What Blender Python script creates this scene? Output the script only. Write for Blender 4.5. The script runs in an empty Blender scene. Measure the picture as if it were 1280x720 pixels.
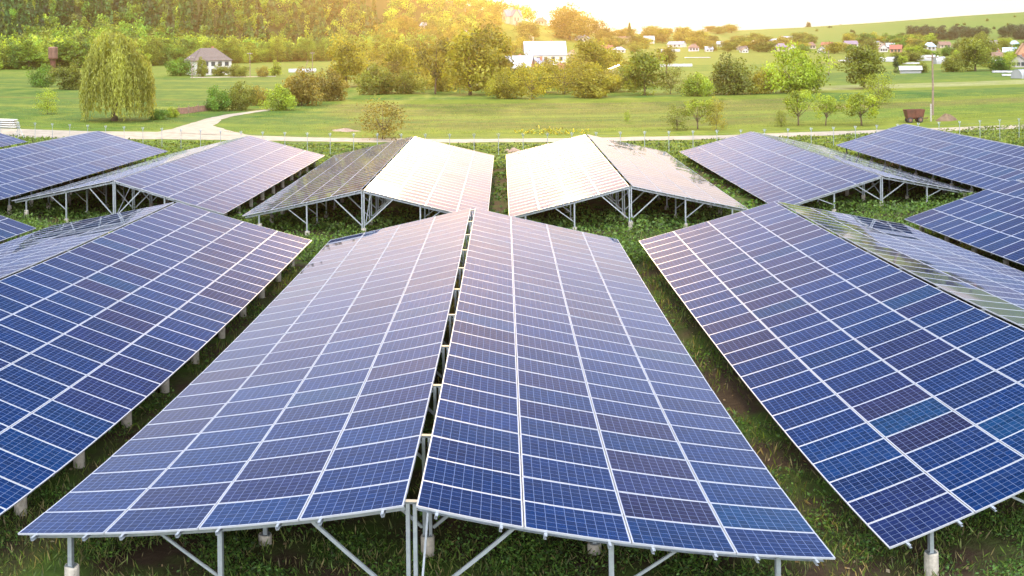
import bpy, math, random
import numpy as np
from mathutils import Vector, Matrix, Euler
R = math.radians
S = bpy.context.scene
COL = S.collection
rnd = random.Random(7)
rng = np.random.default_rng(7)

# ------------------------------------------------------------------ camera
# the photograph is a stitched aerial panorama: constant degrees per pixel in both directions
F, Y0, YAW, ROLL, CAMZ = 1205.0, 54.3, 0.0121, 0.0093, 10.3
cam_data = bpy.data.cameras.new('camera')
cam = bpy.data.objects.new('camera', cam_data); COL.objects.link(cam)
cy, sy, cr, sr = math.cos(YAW), math.sin(YAW), math.cos(ROLL), math.sin(ROLL)
right = Vector((cr * cy, -cr * sy, -sr)); fwd = Vector((sy, cy, 0)); up = Vector((sr * cy, -sr * sy, cr))
cam.matrix_world = Matrix(((right.x, up.x, -fwd.x, 0), (right.y, up.y, -fwd.y, 0), (right.z, up.z, -fwd.z, CAMZ), (0, 0, 0, 1)))
S.render.engine = 'CYCLES'
cam_data.type = 'PANO'
cam_data.panorama_type = 'EQUIRECTANGULAR'
cam_data.longitude_min, cam_data.longitude_max = -640 / F, 640 / F
cam_data.latitude_max, cam_data.latitude_min = Y0 / F, -(720 - Y0) / F
cam_data.clip_start, cam_data.clip_end = 0.1, 8000
S.camera = cam

# ------------------------------------------------------------------ light
LOW_BAND = ((0.0, 0.98), (0.36, 0.97), (0.55, 0.80), (1.0, 0.1))
DECK = ((0.42, 0.0), (0.70, 1.0))
DECK_COL = (48, 48, 49.5, 1)
SUN_EL, SUN_AZ = 13.5, -1.5           # low sun ahead, just above the frame
world = bpy.data.worlds.new('World'); S.world = world; world.use_nodes = True
wn = world.node_tree.nodes; wl = world.node_tree.links; wn.clear()
sky = wn.new('ShaderNodeTexSky'); sky.sky_type = 'NISHITA'; sky.sun_disc = False
sky.sun_elevation = R(SUN_EL); sky.sun_rotation = R(SUN_AZ)
sky.air_density = 1.0; sky.dust_density = 0.6; sky.ozone_density = 2.0
bg = wn.new('ShaderNodeBackground'); bg.inputs['Strength'].default_value = 0.11
wo = wn.new('ShaderNodeOutputWorld')
# white cloud: a thin bright band along the horizon and an added thick bright deck, unseen overhead and behind the viewer, as fill light
tc = wn.new('ShaderNodeTexCoord'); sep = wn.new('ShaderNodeSeparateXYZ')
wl.new(tc.outputs['Generated'], sep.inputs[0])
def wramp(fac, stops):
    r_ = wn.new('ShaderNodeValToRGB'); c_ = r_.color_ramp
    c_.elements[0].position, c_.elements[0].color = stops[0][0], (stops[0][1],) * 3 + (1,)
    c_.elements[1].position, c_.elements[1].color = stops[-1][0], (stops[-1][1],) * 3 + (1,)
    for p, v in stops[1:-1]: c_.elements.new(p).color = (v, v, v, 1)
    wl.new(fac, r_.inputs[0]); return r_.outputs[0]
def wmath(op, a, b, c=0.0, clamp=False):
    n = wn.new('ShaderNodeMath'); n.operation = op; n.use_clamp = clamp
    for i, v in enumerate((a, b, c)):
        if isinstance(v, float): n.inputs[i].default_value = v
        else: wl.new(v, n.inputs[i])
    return n.outputs[0]
low = wramp(sep.outputs['Z'], LOW_BAND)
dotn = wn.new('ShaderNodeVectorMath'); dotn.operation = 'DOT_PRODUCT'; dotn.inputs[1].default_value = (0.0, -0.5, 0.87)
wl.new(tc.outputs['Generated'], dotn.inputs[0])
noi = wn.new('ShaderNodeTexNoise'); noi.inputs['Scale'].default_value = 3.0; noi.inputs['Detail'].default_value = 6
wl.new(tc.outputs['Generated'], noi.inputs['Vector'])
nz = wmath('MULTIPLY_ADD', noi.outputs['Fac'], 0.5, -0.25)
deck = wramp(wmath('ADD', dotn.outputs['Value'], nz), DECK)
veil = wn.new('ShaderNodeMix'); veil.data_type = 'RGBA'
wl.new(wmath('MAXIMUM', low, deck), veil.inputs['Factor']); wl.new(sky.outputs[0], veil.inputs['A'])
cb = wn.new('ShaderNodeMix'); cb.data_type = 'RGBA'
wl.new(deck, cb.inputs['Factor']); 
lc = wn.new('ShaderNodeValToRGB'); lr = lc.color_ramp; wl.new(sep.outputs['Z'], lc.inputs[0])
lr.elements[0].color = (1.12, 1.10, 1.04, 1); lr.elements[1].position = 0.44; lr.elements[1].color = (0.13, 0.20, 0.46, 1)
lr.elements.new(0.045).color = (1.14, 1.11, 1.11, 1); lr.elements.new(0.12).color = (1.06, 1.12, 1.34, 1); lr.elements.new(0.24).color = (0.74, 0.85, 1.25, 1)
lsc = wn.new('ShaderNodeVectorMath'); lsc.operation = 'SCALE'; lsc.inputs['Scale'].default_value = 7.9
wl.new(lc.outputs[0], lsc.inputs[0]); wl.new(lsc.outputs[0], cb.inputs['A']); cb.inputs['B'].default_value = DECK_COL
wl.new(cb.outputs['Result'], veil.inputs['B'])
wl.new(veil.outputs['Result'], bg.inputs['Color']); wl.new(bg.outputs[0], wo.inputs['Surface'])
sun_d = bpy.data.lights.new('sun', 'SUN'); sun_d.energy = 3.1; sun_d.angle = R(2.0); sun_d.color = (1.0, 0.66, 0.30)
sun = bpy.data.objects.new('sun', sun_d); COL.objects.link(sun)
sdir = Vector((math.sin(R(SUN_AZ)) * math.cos(R(SUN_EL)), math.cos(R(SUN_AZ)) * math.cos(R(SUN_EL)), math.sin(R(SUN_EL))))
sun.rotation_euler = sdir.to_track_quat('Z', 'Y').to_euler(); sun.location = (0, 0, 60)
S.view_settings.view_transform = 'Standard'; S.view_settings.look = 'None'
S.view_settings.exposure = 0.4; S.view_settings.gamma = 1; S.view_settings.use_curve_mapping = False
cs = S.cycles
cs.max_bounces = 7; cs.diffuse_bounces = 3; cs.glossy_bounces = 3; cs.transmission_bounces = 4; cs.volume_bounces = 0
cs.transparent_max_bounces = 6; cs.caustics_reflective = False; cs.caustics_refractive = False; cs.use_denoising = True
cs.sample_clamp_indirect = 6
HAZE = (0.00015, 0.84, (1.0, 0.76, 0.40, 1))

# ------------------------------------------------------------------ terrain and placing
def sstep(a, b, x):
    t = np.clip((x - a) / (b - a), 0, 1); return t * t * (3 - 2 * t)
KPX = np.array([-400, 0, 200, 400, 520, 580, 640, 700, 760, 840, 920, 1000, 1100, 1200, 1280, 1700.])
KCY = np.array([-25, -25, -25, -20, -8, 6, 22, 36, 43, 41, 38, 34.5, 28, 20, 15, 5.])
KRC = np.array([950, 950, 950, 950, 950, 950, 950, 950, 1000, 1300, 1600, 1700, 1700, 1700, 1700, 1700.])
KRB = np.array([480, 500, 570, 690, 700, 690, 670, 680, 750, 900, 1150, 1150, 1150, 1150, 1150, 1150.])
def hgt(x, y):
    x = np.asarray(x, float); y = np.asarray(y, float)
    r = np.hypot(x, y); px = 640 + F * (np.arctan2(x, y) - YAW)
    el = (Y0 - ROLL * (px - 640) - np.interp(px, KPX, KCY)) / F
    rc = np.interp(px, KPX, KRC); rb = np.interp(px, KPX, KRB)
    H = CAMZ + el * rc
    rise = 6.5 * sstep(480, 1050, r) * sstep(560, 760, px)
    back = (np.abs(np.arctan2(x, y)) < 1.3)
    return np.where(back, rise + (H - rise) * sstep(rb, rc, r), 0.0)
def ray(px, py):
    az, el = (px - 640) / F, (Y0 - py) / F
    d = Vector((math.cos(el) * math.sin(az), math.cos(el) * math.cos(az), math.sin(el)))
    return right * d.x + fwd * d.y + up * d.z
def ground(px, py):
    """where the sight line through this picture point meets the terrain"""
    d = ray(px, py); h = math.hypot(d.x, d.y)
    t = 8.0
    while t < 1980:
        z = CAMZ + d.z / h * t
        if z <= float(hgt(d.x / h * t, d.y / h * t)): break
        t *= 1.004
    x, y = d.x / h * t, d.y / h * t
    return Vector((x, y, float(hgt(x, y))))
def at_range(px, r):
    d = ray(px, 60); h = math.hypot(d.x, d.y); x, y = d.x / h * r, d.y / h * r
    return Vector((x, y, float(hgt(x, y))))

# ------------------------------------------------------------------ mesh helpers
class MB:
    def __init__(s): s.v = []; s.f = []; s.m = []
    def add(s, vs, fs, mi=0):
        b = len(s.v); s.v += [tuple(v) for v in vs]; s.f += [tuple(i + b for i in f) for f in fs]; s.m += [mi] * len(fs); return s
    def box(s, x0, x1, y0, y1, z0, z1, mi=0, M=None):
        vs = [Vector(p) for p in ((x0, y0, z0), (x1, y0, z0), (x1, y1, z0), (x0, y1, z0), (x0, y0, z1), (x1, y0, z1), (x1, y1, z1), (x0, y1, z1))]
        if M is not None: vs = [M @ v for v in vs]
        return s.add(vs, [(0, 3, 2, 1), (4, 5, 6, 7), (0, 1, 5, 4), (1, 2, 6, 5), (2, 3, 7, 6), (3, 0, 4, 7)], mi)
    def bar(s, a, b, w, h, mi=0, upv=(0, 0, 1)):
        a, b = Vector(a), Vector(b); d = (b - a).normalized(); u = Vector(upv)
        if abs(d.dot(u)) > 0.98: u = Vector((0, 1, 0))
        sx = d.cross(u).normalized(); u = sx.cross(d)
        vs = [p + sx * i * w / 2 + u * j * h / 2 for p in (a, b) for i, j in ((-1, -1), (1, -1), (1, 1), (-1, 1))]
        return s.add(vs, [(0, 3, 2, 1), (4, 5, 6, 7), (0, 1, 5, 4), (1, 2, 6, 5), (2, 3, 7, 6), (3, 0, 4, 7)], mi)
    def channel(s, a, b, w, h, t=0.006, upv=(0, 0, 1)):
        """open C profile, as rolled steel"""
        a, b = Vector(a), Vector(b); d = (b - a).normalized(); u = Vector(upv)
        if abs(d.dot(u)) > 0.98: u = Vector((0, 1, 0))
        sx = d.cross(u).normalized(); u = sx.cross(d)
        pr = [(-w/2, -h/2), (w/2, -h/2), (w/2, -h/2+t), (-w/2+t, -h/2+t), (-w/2+t, h/2-t), (w/2, h/2-t), (w/2, h/2), (-w/2, h/2)]
        vs = [p + sx * i + u * j for p in (a, b) for i, j in pr]
        fs = [(i, (i + 1) % 8, (i + 1) % 8 + 8, i + 8) for i in range(8)]
        fs += [(3, 2, 1, 0), (7, 4, 3, 0), (7, 6, 5, 4), (8, 9, 10, 11), (8, 11, 12, 15), (12, 13, 14, 15)]
        return s.add(vs, fs)
    def tube(s, pts, rad, n=8, mi=0, cap=True):
        b = []; prev = Vector((1, 0, 0)); pts = [Vector(p) for p in pts]
        vs = []
        for i, p in enumerate(pts):
            d = (pts[min(i + 1, len(pts) - 1)] - pts[max(i - 1, 0)]).normalized()
            x = d.orthogonal().normalized() if i == 0 else (prev - d * prev.dot(d)).normalized()
            prev = x; y = d.cross(x); r = rad[i] if hasattr(rad, '__len__') else rad
            vs += [p + (x * math.cos(2 * math.pi * k / n) + y * math.sin(2 * math.pi * k / n)) * r for k in range(n)]
        fs = [(i * n + k, i * n + (k + 1) % n, (i + 1) * n + (k + 1) % n, (i + 1) * n + k) for i in range(len(pts) - 1) for k in range(n)]
        if cap: fs += [tuple(range(n))[::-1], tuple((len(pts) - 1) * n + k for k in range(n))]
        return s.add(vs, fs, mi)
    def lathe(s, prof, n=16, mi=0, loc=(0, 0, 0)):
        l = Vector(loc)
        vs = [l + Vector((r * math.cos(2 * math.pi * k / n), r * math.sin(2 * math.pi * k / n), z)) for r, z in prof for k in range(n)]
        fs = [(i * n + k, i * n + (k + 1) % n, (i + 1) * n + (k + 1) % n, (i + 1) * n + k) for i in range(len(prof) - 1) for k in range(n)]
        fs += [tuple(range(n))[::-1], tuple((len(prof) - 1) * n + k for k in range(n))]
        return s.add(vs, fs, mi)
    def mesh(s, name, *mats, smooth=False):
        me = bpy.data.meshes.new(name); me.from_pydata(s.v, [], s.f)
        for m in mats: me.materials.append(m)
        me.polygons.foreach_set('material_index', s.m)
        if smooth: me.polygons.foreach_set('use_smooth', [True] * len(s.f))
        me.update(); return me
    def build(s, name, mats, parent=None, smooth=False):
        mats = mats if isinstance(mats, (list, tuple)) else (mats,)
        return link(name, s.mesh(name, *mats, smooth=smooth), parent)
def link(name, data, parent=None, loc=None, rot=None, scale=None):
    o = bpy.data.objects.new(name, data); COL.objects.link(o)
    if parent is not None: o.parent = parent
    if loc is not None: o.location = loc
    if rot is not None: o.rotation_euler = rot
    if scale is not None: o.scale = scale
    return o
def tag(o, label=None, cat=None, group=None, kind=None):
    if label: o['label'] = label
    if cat: o['category'] = cat
    if group: o['group'] = group
    if kind: o['kind'] = kind
    return o
def thing(name, loc, label, cat, group=None, rz=0.0):
    return tag(link(name, None, None, loc, (0, 0, rz)), label, cat, group)
def np_mesh(name, V, Fq, mat, tint=None, attr=None):
    me = bpy.data.meshes.new(name); n = len(Fq); k = Fq.shape[1]
    me.vertices.add(len(V)); me.vertices.foreach_set('co', np.ascontiguousarray(V, np.float32).ravel())
    me.loops.add(n * k); me.loops.foreach_set('vertex_index', np.ascontiguousarray(Fq, np.int32).ravel())
    me.polygons.add(n); me.polygons.foreach_set('loop_start', np.arange(0, n * k, k, dtype=np.int32))
    me.update(calc_edges=True)
    if mat is not None: me.materials.append(mat)
    if tint is not None:
        a = me.attributes.new('tint', 'FLOAT', 'POINT'); a.data.foreach_set('value', np.ascontiguousarray(tint, np.float32))
    if attr is not None:
        a = me.attributes.new('shade', 'FLOAT_COLOR', 'POINT'); a.data.foreach_set('color', np.ascontiguousarray(attr, np.float32).ravel())
    return me

# ------------------------------------------------------------------ materials
def nodes_of(name):
    m = bpy.data.materials.new(name); m.use_nodes = True
    nt = m.node_tree; b = nt.nodes['Principled BSDF']; return m, nt, b
def mnode(nt, t, **kw):
    n = nt.nodes.new(t)
    for k, v in kw.items(): setattr(n, k, v)
    return n
def fmath(nt, op, a, b=None, c=None, clamp=False):
    n = mnode(nt, 'ShaderNodeMath', operation=op, use_clamp=clamp)
    for i, v in enumerate((a, b, c)):
        if v is None: continue
        if isinstance(v, (int, float)): n.inputs[i].default_value = v
        else: nt.links.new(v, n.inputs[i])
    return n.outputs[0]
def mixc(nt, f, a, b, mode='MIX'):
    n = mnode(nt, 'ShaderNodeMix', data_type='RGBA', blend_type=mode)
    for k, v in (('Factor', f), ('A', a), ('B', b)):
        i = n.inputs[k] if k == 'Factor' else [q for q in n.inputs if q.name == k and q.type == 'RGBA'][0]
        if isinstance(v, (int, float)): i.default_value = v
        elif isinstance(v, tuple): i.default_value = v if len(v) == 4 else v + (1,)
        else: nt.links.new(v, i)
    return [q for q in n.outputs if q.type == 'RGBA'][0]
def noise(nt, scale, detail=4, rough=0.55, vec=None, coord='Object'):
    if vec is None: vec = mnode(nt, 'ShaderNodeTexCoord').outputs[coord]
    n = mnode(nt, 'ShaderNodeTexNoise'); n.inputs['Scale'].default_value = scale
    n.inputs['Detail'].default_value = detail; n.inputs['Roughness'].default_value = rough
    nt.links.new(vec, n.inputs['Vector']); return n.outputs['Fac']
def cramp(nt, fac, stops, interp='LINEAR'):
    n = mnode(nt, 'ShaderNodeValToRGB'); cr_ = n.color_ramp; cr_.interpolation = interp
    while len(cr_.elements) > 1: cr_.elements.remove(cr_.elements[-1])
    cr_.elements[0].position, cr_.elements[0].color = stops[0][0], tuple(stops[0][1]) + (1,)
    for p, c in stops[1:]:
        e_ = cr_.elements.new(p); e_.color = tuple(c) + (1,)
    nt.links.new(fac, n.inputs[0]); return n.outputs[0]
def plain(name, c, rough=0.6, metal=0.0, var=0.25, scale=4.0, bump=0.0, c2=None):
    m, nt, b = nodes_of(name)
    f = noise(nt, scale, 5)
    c2 = c2 or tuple(x * (1 - var) for x in c)
    f2 = fmath(nt, 'MULTIPLY_ADD', f, 2.2, -0.6, clamp=True)
    nt.links.new(mixc(nt, f2, tuple(min(1, x * (1 + var * .5)) for x in c), c2), b.inputs['Base Color'])
    b.inputs['Roughness'].default_value = rough; b.inputs['Metallic'].default_value = metal
    if bump:
        bp = mnode(nt, 'ShaderNodeBump'); bp.inputs['Strength'].default_value = bump; bp.inputs['Distance'].default_value = 0.05
        nt.links.new(noise(nt, scale * 6, 4), bp.inputs['Height']); nt.links.new(bp.outputs[0], b.inputs['Normal'])
    return m
M = {}
M['galv'] = plain('galvanised_steel', (0.36, 0.41, 0.46), 0.42, 0.65, 0.18, 9)
M['galv_dull'] = plain('dull_galvanised_steel', (0.11, 0.13, 0.14), 0.55, 0.4, 0.2, 6)
M['alu'] = plain('anodised_aluminium', (0.34, 0.37, 0.42), 0.35, 0.35, 0.08, 3)
M['concrete'] = plain('cast_concrete', (0.34, 0.32, 0.28), 0.9, 0, 0.35, 7, 0.5)
M['white'] = plain('white_plaster', (0.46, 0.45, 0.43), 0.8, 0, 0.08, 0.6)
M['cream'] = plain('cream_plaster', (0.36, 0.31, 0.24), 0.8, 0, 0.12, 0.6)
M['lilac'] = plain('lilac_plaster', (0.50, 0.42, 0.46), 0.8, 0, 0.12, 0.6)
M['peach'] = plain('peach_plaster', (0.38, 0.21, 0.13), 0.8, 0, 0.15, 0.6)
M['brick'] = plain('red_brick', (0.34, 0.15, 0.09), 0.85, 0, 0.3, 1.2)
M['greywall'] = plain('grey_render', (0.36, 0.34, 0.34), 0.85, 0, 0.2, 0.6)
M['metal_roof'] = plain('pale_metal_roof', (0.27, 0.30, 0.40), 0.4, 0.2, 0.1, 0.5)
M['blue_roof'] = plain('light_blue_metal_roof', (0.27, 0.35, 0.46), 0.4, 0.2, 0.1, 0.5)
M['slate_roof'] = plain('grey_brown_slate_roof', (0.10, 0.080, 0.074), 0.75, 0, 0.3, 1.5)
M['red_roof'] = plain('red_tile_roof', (0.22, 0.070, 0.048), 0.75, 0, 0.25, 1.0)
M['brown_roof'] = plain('brown_tile_roof', (0.14, 0.080, 0.062), 0.75, 0, 0.25, 1.0)
M['purple_roof'] = plain('purple_grey_tile_roof', (0.15, 0.115, 0.165), 0.7, 0, 0.2, 1.0)
M['tan_roof'] = plain('tan_sheet_roof', (0.28, 0.21, 0.16), 0.7, 0, 0.2, 1.0)
M['window'] = plain('dark_window_glass', (0.05, 0.06, 0.07), 0.15, 0, 0.2, 2)
M['trim'] = plain('white_trim', (0.75, 0.75, 0.74), 0.6, 0, 0.05, 2)
M['gold'] = plain('gilded_metal', (0.80, 0.50, 0.14), 0.3, 0.8, 0.1, 2)
M['rust'] = plain('rusty_steel', (0.125, 0.045, 0.028), 0.75, 0.2, 0.45, 1.3, 0.3, c2=(0.06, 0.028, 0.02))
M['rust_pale'] = plain('faded_rusty_steel', (0.17, 0.09, 0.065), 0.75, 0.2, 0.4, 1.1, 0.3, c2=(0.10, 0.058, 0.044))
M['wood'] = plain('weathered_wood', (0.20, 0.15, 0.11), 0.85, 0, 0.35, 3, 0.3)
M['plank'] = plain('brown_fence_planks', (0.27, 0.15, 0.11), 0.85, 0, 0.35, 2, 0.3)
M['bark'] = plain('tree_bark', (0.11, 0.078, 0.05), 0.9, 0, 0.4, 3, 0.4)
M['film'] = plain('white_plastic_film', (0.27, 0.28, 0.29), 0.35, 0, 0.08, 0.4)
M['tyre'] = plain('black_rubber', (0.03, 0.03, 0.03), 0.85, 0, 0.2, 3)
M['soil'] = plain('heaped_soil', (0.12, 0.082, 0.048), 0.95, 0, 0.4, 1.5, 0.5)
M['stone'] = plain('pale_stone', (0.24, 0.17, 0.13), 0.9, 0, 0.4, 2.5, 0.5)
M['road'] = plain('pale_gravel_road', (0.24, 0.21, 0.175), 0.95, 0, 0.3, 0.9, 0.6, c2=(0.165, 0.145, 0.11))

def leaf_material(name, use_attr=False):
    m, nt, b = nodes_of(name)
    out = [n for n in nt.nodes if n.type == 'OUTPUT_MATERIAL'][0]
    t = mnode(nt, 'ShaderNodeAttribute', attribute_name='tint').outputs['Fac']
    if use_attr: base = mnode(nt, 'ShaderNodeAttribute', attribute_name='shade').outputs['Color']
    else: base = mnode(nt, 'ShaderNodeObjectInfo').outputs['Color']
    g = fmath(nt, 'MULTIPLY_ADD', t, 1.5, 0.25)
    cc = mnode(nt, 'ShaderNodeVectorMath', operation='SCALE'); nt.links.new(base, cc.inputs[0]); nt.links.new(g, cc.inputs['Scale'])
    nt.links.new(cc.outputs[0], b.inputs['Base Color']); b.inputs['Roughness'].default_value = 0.6
    tr = mnode(nt, 'ShaderNodeBsdfTranslucent')
    nt.links.new(mixc(nt, 1.0, cc.outputs[0], (1.5, 1.35, 0.7), 'MULTIPLY'), tr.inputs['Color'])
    mx = mnode(nt, 'ShaderNodeMixShader'); mx.inputs[0].default_value = 0.5
    nt.links.new(b.outputs[0], mx.inputs[1]); nt.links.new(tr.outputs[0], mx.inputs[2]); nt.links.new(mx.outputs[0], out.inputs['Surface'])
    return m
M['leaf'] = leaf_material('foliage'); M['leafa'] = leaf_material('mixed_foliage', True)

def panel_material(name, use_attr):
    m, nt, b = nodes_of(name)
    uv = mnode(nt, 'ShaderNodeUVMap', uv_map='cells').outputs[0]
    sp = mnode(nt, 'ShaderNodeSeparateXYZ'); nt.links.new(uv, sp.inputs[0])
    U, Vv = sp.outputs[0], sp.outputs[1]
    def line(x, w):
        fr = fmath(nt, 'FRACT', x); d = fmath(nt, 'ABSOLUTE', fmath(nt, 'SUBTRACT', fr, 0.5))
        return fmath(nt, 'GREATER_THAN', d, 0.5 - w)
    cell = fmath(nt, 'MAXIMUM', line(U, 0.026), line(Vv, 0.026))
    bus = line(fmath(nt, 'MULTIPLY', fmath(nt, 'ADD', Vv, 0.1666), 3.0), 0.03)
    edge = fmath(nt, 'MAXIMUM', fmath(nt, 'GREATER_THAN', fmath(nt, 'ABSOLUTE', fmath(nt, 'SUBTRACT', U, 5.0)), 5.0),
                 fmath(nt, 'GREATER_THAN', fmath(nt, 'ABSOLUTE', fmath(nt, 'SUBTRACT', Vv, 3.0)), 3.0))
    if use_attr: base = mnode(nt, 'ShaderNodeAttribute', attribute_name='shade').outputs['Color']; rv = 0.3
    else:
        oi = mnode(nt, 'ShaderNodeObjectInfo'); base = oi.outputs['Color']; rv = oi.outputs['Random']
    # each polycrystalline cell a shade of its own
    fl = mnode(nt, 'ShaderNodeVectorMath', operation='FLOOR'); nt.links.new(uv, fl.inputs[0])
    cz = mnode(nt, 'ShaderNodeCombineXYZ'); s2 = mnode(nt, 'ShaderNodeSeparateXYZ'); nt.links.new(fl.outputs[0], s2.inputs[0])
    nt.links.new(s2.outputs[0], cz.inputs[0]); nt.links.new(s2.outputs[1], cz.inputs[1])
    if not isinstance(rv, float): nt.links.new(fmath(nt, 'MULTIPLY', rv, 97.0), cz.inputs[2])
    wnz = mnode(nt, 'ShaderNodeTexWhiteNoise'); nt.links.new(cz.outputs[0], wnz.inputs['Vector'])
    k = fmath(nt, 'MULTIPLY_ADD', wnz.outputs['Value'], 0.35, 0.82)
    grain = noise(nt, 26, 2, coord='Object'); k = fmath(nt, 'MULTIPLY', k, fmath(nt, 'MULTIPLY_ADD', grain, 0.7, 0.65))
    sc = mnode(nt, 'ShaderNodeVectorMath', operation='SCALE'); nt.links.new(base, sc.inputs[0]); nt.links.new(k, sc.inputs['Scale'])
    c1 = mixc(nt, fmath(nt, 'MULTIPLY', bus, 0.03), sc.outputs[0], (0.20, 0.21, 0.26))
    c2 = mixc(nt, fmath(nt, 'MULTIPLY', cell, 0.36), c1, (0.20, 0.26, 0.42))
    c3 = mixc(nt, edge, c2, (0.24, 0.28, 0.40))
    mp = mnode(nt, 'ShaderNodeMapping'); mp.inputs['Scale'].default_value = (0.7, 6.0, 1); nt.links.new(mnode(nt, 'ShaderNodeTexCoord').outputs['Object'], mp.inputs['Vector'])
    if not isinstance(rv, float): nt.links.new(fmath(nt, 'MULTIPLY', rv, 40.0), mp.inputs['Location'])
    streak = fmath(nt, 'MULTIPLY_ADD', noise(nt, 1.0, 6, 0.65, vec=mp.outputs[0]), 0.12, -0.05, clamp=True)
    spots = fmath(nt, 'MULTIPLY', fmath(nt, 'GREATER_THAN', noise(nt, 9.0, 2, 0.5, vec=mnode(nt, 'ShaderNodeTexCoord').outputs['Object']), 0.74), 0.35)
    c3 = mixc(nt, fmath(nt, 'MAXIMUM', streak, spots), c3, (0.10, 0.12, 0.14))
    nt.links.new(c3, b.inputs['Base Color'])
    # thin uneven film of dust and dried drops on the glass
    dn = noise(nt, 1.7, 5, coord='Object')
    nt.links.new(fmath(nt, 'MULTIPLY_ADD', dn, 0.03, 0.012), b.inputs['Roughness'])
    b.inputs['IOR'].default_value = 1.34
    return m
M['cell'] = panel_material('solar_cells', False); M['cella'] = panel_material('solar_cells_bulk', True)
M['back'] = plain('panel_back_sheet', (0.45, 0.45, 0.45), 0.6, 0, 0.1, 2)

# ------------------------------------------------------------------ ground
def ground_material():
    m, nt, b = nodes_of('meadow_and_fields')
    pos = mnode(nt, 'ShaderNodeNewGeometry').outputs['Position']
    sp = mnode(nt, 'ShaderNodeSeparateXYZ'); nt.links.new(pos, sp.inputs[0]); X, Y = sp.outputs[0], sp.outputs[1]
    n_big = noise(nt, 0.035, 4, vec=pos); n_mid = noise(nt, 0.5, 5, vec=pos); n_fine = noise(nt, 4.0, 6, 0.65, vec=pos)
    Yw = fmath(nt, 'ADD', Y, fmath(nt, 'MULTIPLY_ADD', n_big, 5.0, -2.5))
    Yw = fmath(nt, 'ADD', Yw, fmath(nt, 'MULTIPLY_ADD', n_mid, 2.0, -1.0))
    T_ = fmath(nt, 'DIVIDE', fmath(nt, 'SUBTRACT', Yw, 100.0), 400.0, clamp=True)
    q = lambda d: max(0.0, (d - 100) / 400)
    bright, grass, crop, brown = (0.110, 0.175, 0.014), (0.080, 0.150, 0.016), (0.112, 0.108, 0.024), (0.14, 0.12, 0.04)
    deep, pale, blos = (0.026, 0.100, 0.018), (0.12, 0.20, 0.030), (0.30, 0.31, 0.17)
    def bands(lst):
        st = []
        for i, (d, c) in enumerate(lst):
            p = q(d)
            if i: st.append((max(p - 0.002, 0.001), lst[i - 1][1]))
            st.append((p + (0.002 if i else 0), c))
        return cramp(nt, T_, st)
    bright = (0.140, 0.185, 0.014); pale = (0.15, 0.195, 0.03)  # yellower greens, with the warm glow over the meadow put into the colour
    mid = bands([(0, bright), (115, crop), (126, deep), (128, crop), (132, pale), (137, crop), (148, brown), (152, crop), (158, brown), (165, bright), (178, deep), (184, grass), (230, crop), (260, pale), (330, grass), (420, pale)])
    left = bands([(0, grass), (122, deep), (148, pale), (154, deep), (174, crop), (178, deep), (214, pale), (221, deep), (240, bright), (244, deep), (268, pale), (276, deep), (300, grass), (345, pale), (352, grass)])
    rgt = bands([(0, bright), (118, grass), (134, brown), (146, bright), (154, deep), (178, bright), (188, blos), (208, grass), (226, deep), (292, pale), (312, grass), (360, pale), (420, brown), (440, pale)])
    wl_ = fmath(nt, 'ADD', X, fmath(nt, 'MULTIPLY_ADD', n_big, 20.0, -10.0))
    slope = fmath(nt, 'DIVIDE', wl_, Y)
    fl_ = fmath(nt, 'MULTIPLY_ADD', slope, -40.0, -6.6, clamp=True)      # west of the branch road
    fr_ = fmath(nt, 'MULTIPLY_ADD', slope, 30.0, -9.0, clamp=True)
    far = mixc(nt, fr_, mixc(nt, fl_, mid, left), rgt)
    # tilled rows and tufts
    row = mnode(nt, 'ShaderNodeTexWave', wave_type='BANDS', bands_direction='Y'); row.inputs['Scale'].default_value = 0.22
    row.inputs['Distortion'].default_value = 1.5; row.inputs['Detail'].default_value = 3; nt.links.new(pos, row.inputs['Vector'])
    far = mixc(nt, fmath(nt, 'MULTIPLY', row.outputs['Fac'], 0.22), far, (0.04, 0.05, 0.018))
    far = mixc(nt, fmath(nt, 'MULTIPLY_ADD', n_mid, 1.6, -0.62, clamp=True), far, (0.12, 0.16, 0.035))
    far = mixc(nt, fmath(nt, 'MULTIPLY_ADD', n_fine, 1.8, -0.75, clamp=True), far, (0.035, 0.055, 0.014))
    stv = mnode(nt, 'ShaderNodeMapping'); stv.inputs['Scale'].default_value = (0.035, 0.35, 1); nt.links.new(pos, stv.inputs['Vector'])
    far = mixc(nt, fmath(nt, 'MULTIPLY_ADD', noise(nt, 1.0, 6, 0.7, vec=stv.outputs[0]), 3.6, -1.55, clamp=True), far, (0.050, 0.085, 0.016))
    far = mixc(nt, fmath(nt, 'MULTIPLY_ADD', noise(nt, 0.42, 5, 0.8, vec=pos), 4.0, -2.1, clamp=True), far, (0.045, 0.075, 0.014))
    far = mixc(nt, fmath(nt, 'MULTIPLY_ADD', noise(nt, 0.16, 6, 0.75, vec=pos), 3.4, -1.6, clamp=True), far, (0.15, 0.185, 0.025))
    rr = mnode(nt, 'ShaderNodeVectorMath', operation='LENGTH'); nt.links.new(pos, rr.inputs[0])
    hill = mixc(nt, fmath(nt, 'MULTIPLY_ADD', noise(nt, 0.012, 6, 0.6, vec=pos), 3.0, -1.0, clamp=True), (0.10, 0.15, 0.035), (0.075, 0.14, 0.03))
    hill = mixc(nt, fmath(nt, 'MULTIPLY_ADD', noise(nt, 0.05, 5, 0.7, vec=pos), 3.0, -1.6, clamp=True), hill, (0.12, 0.13, 0.045))
    far = mixc(nt, fmath(nt, 'MULTIPLY_ADD', rr.outputs['Value'], 1 / 250.0, -900 / 250.0, clamp=True), far, hill)
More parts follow.
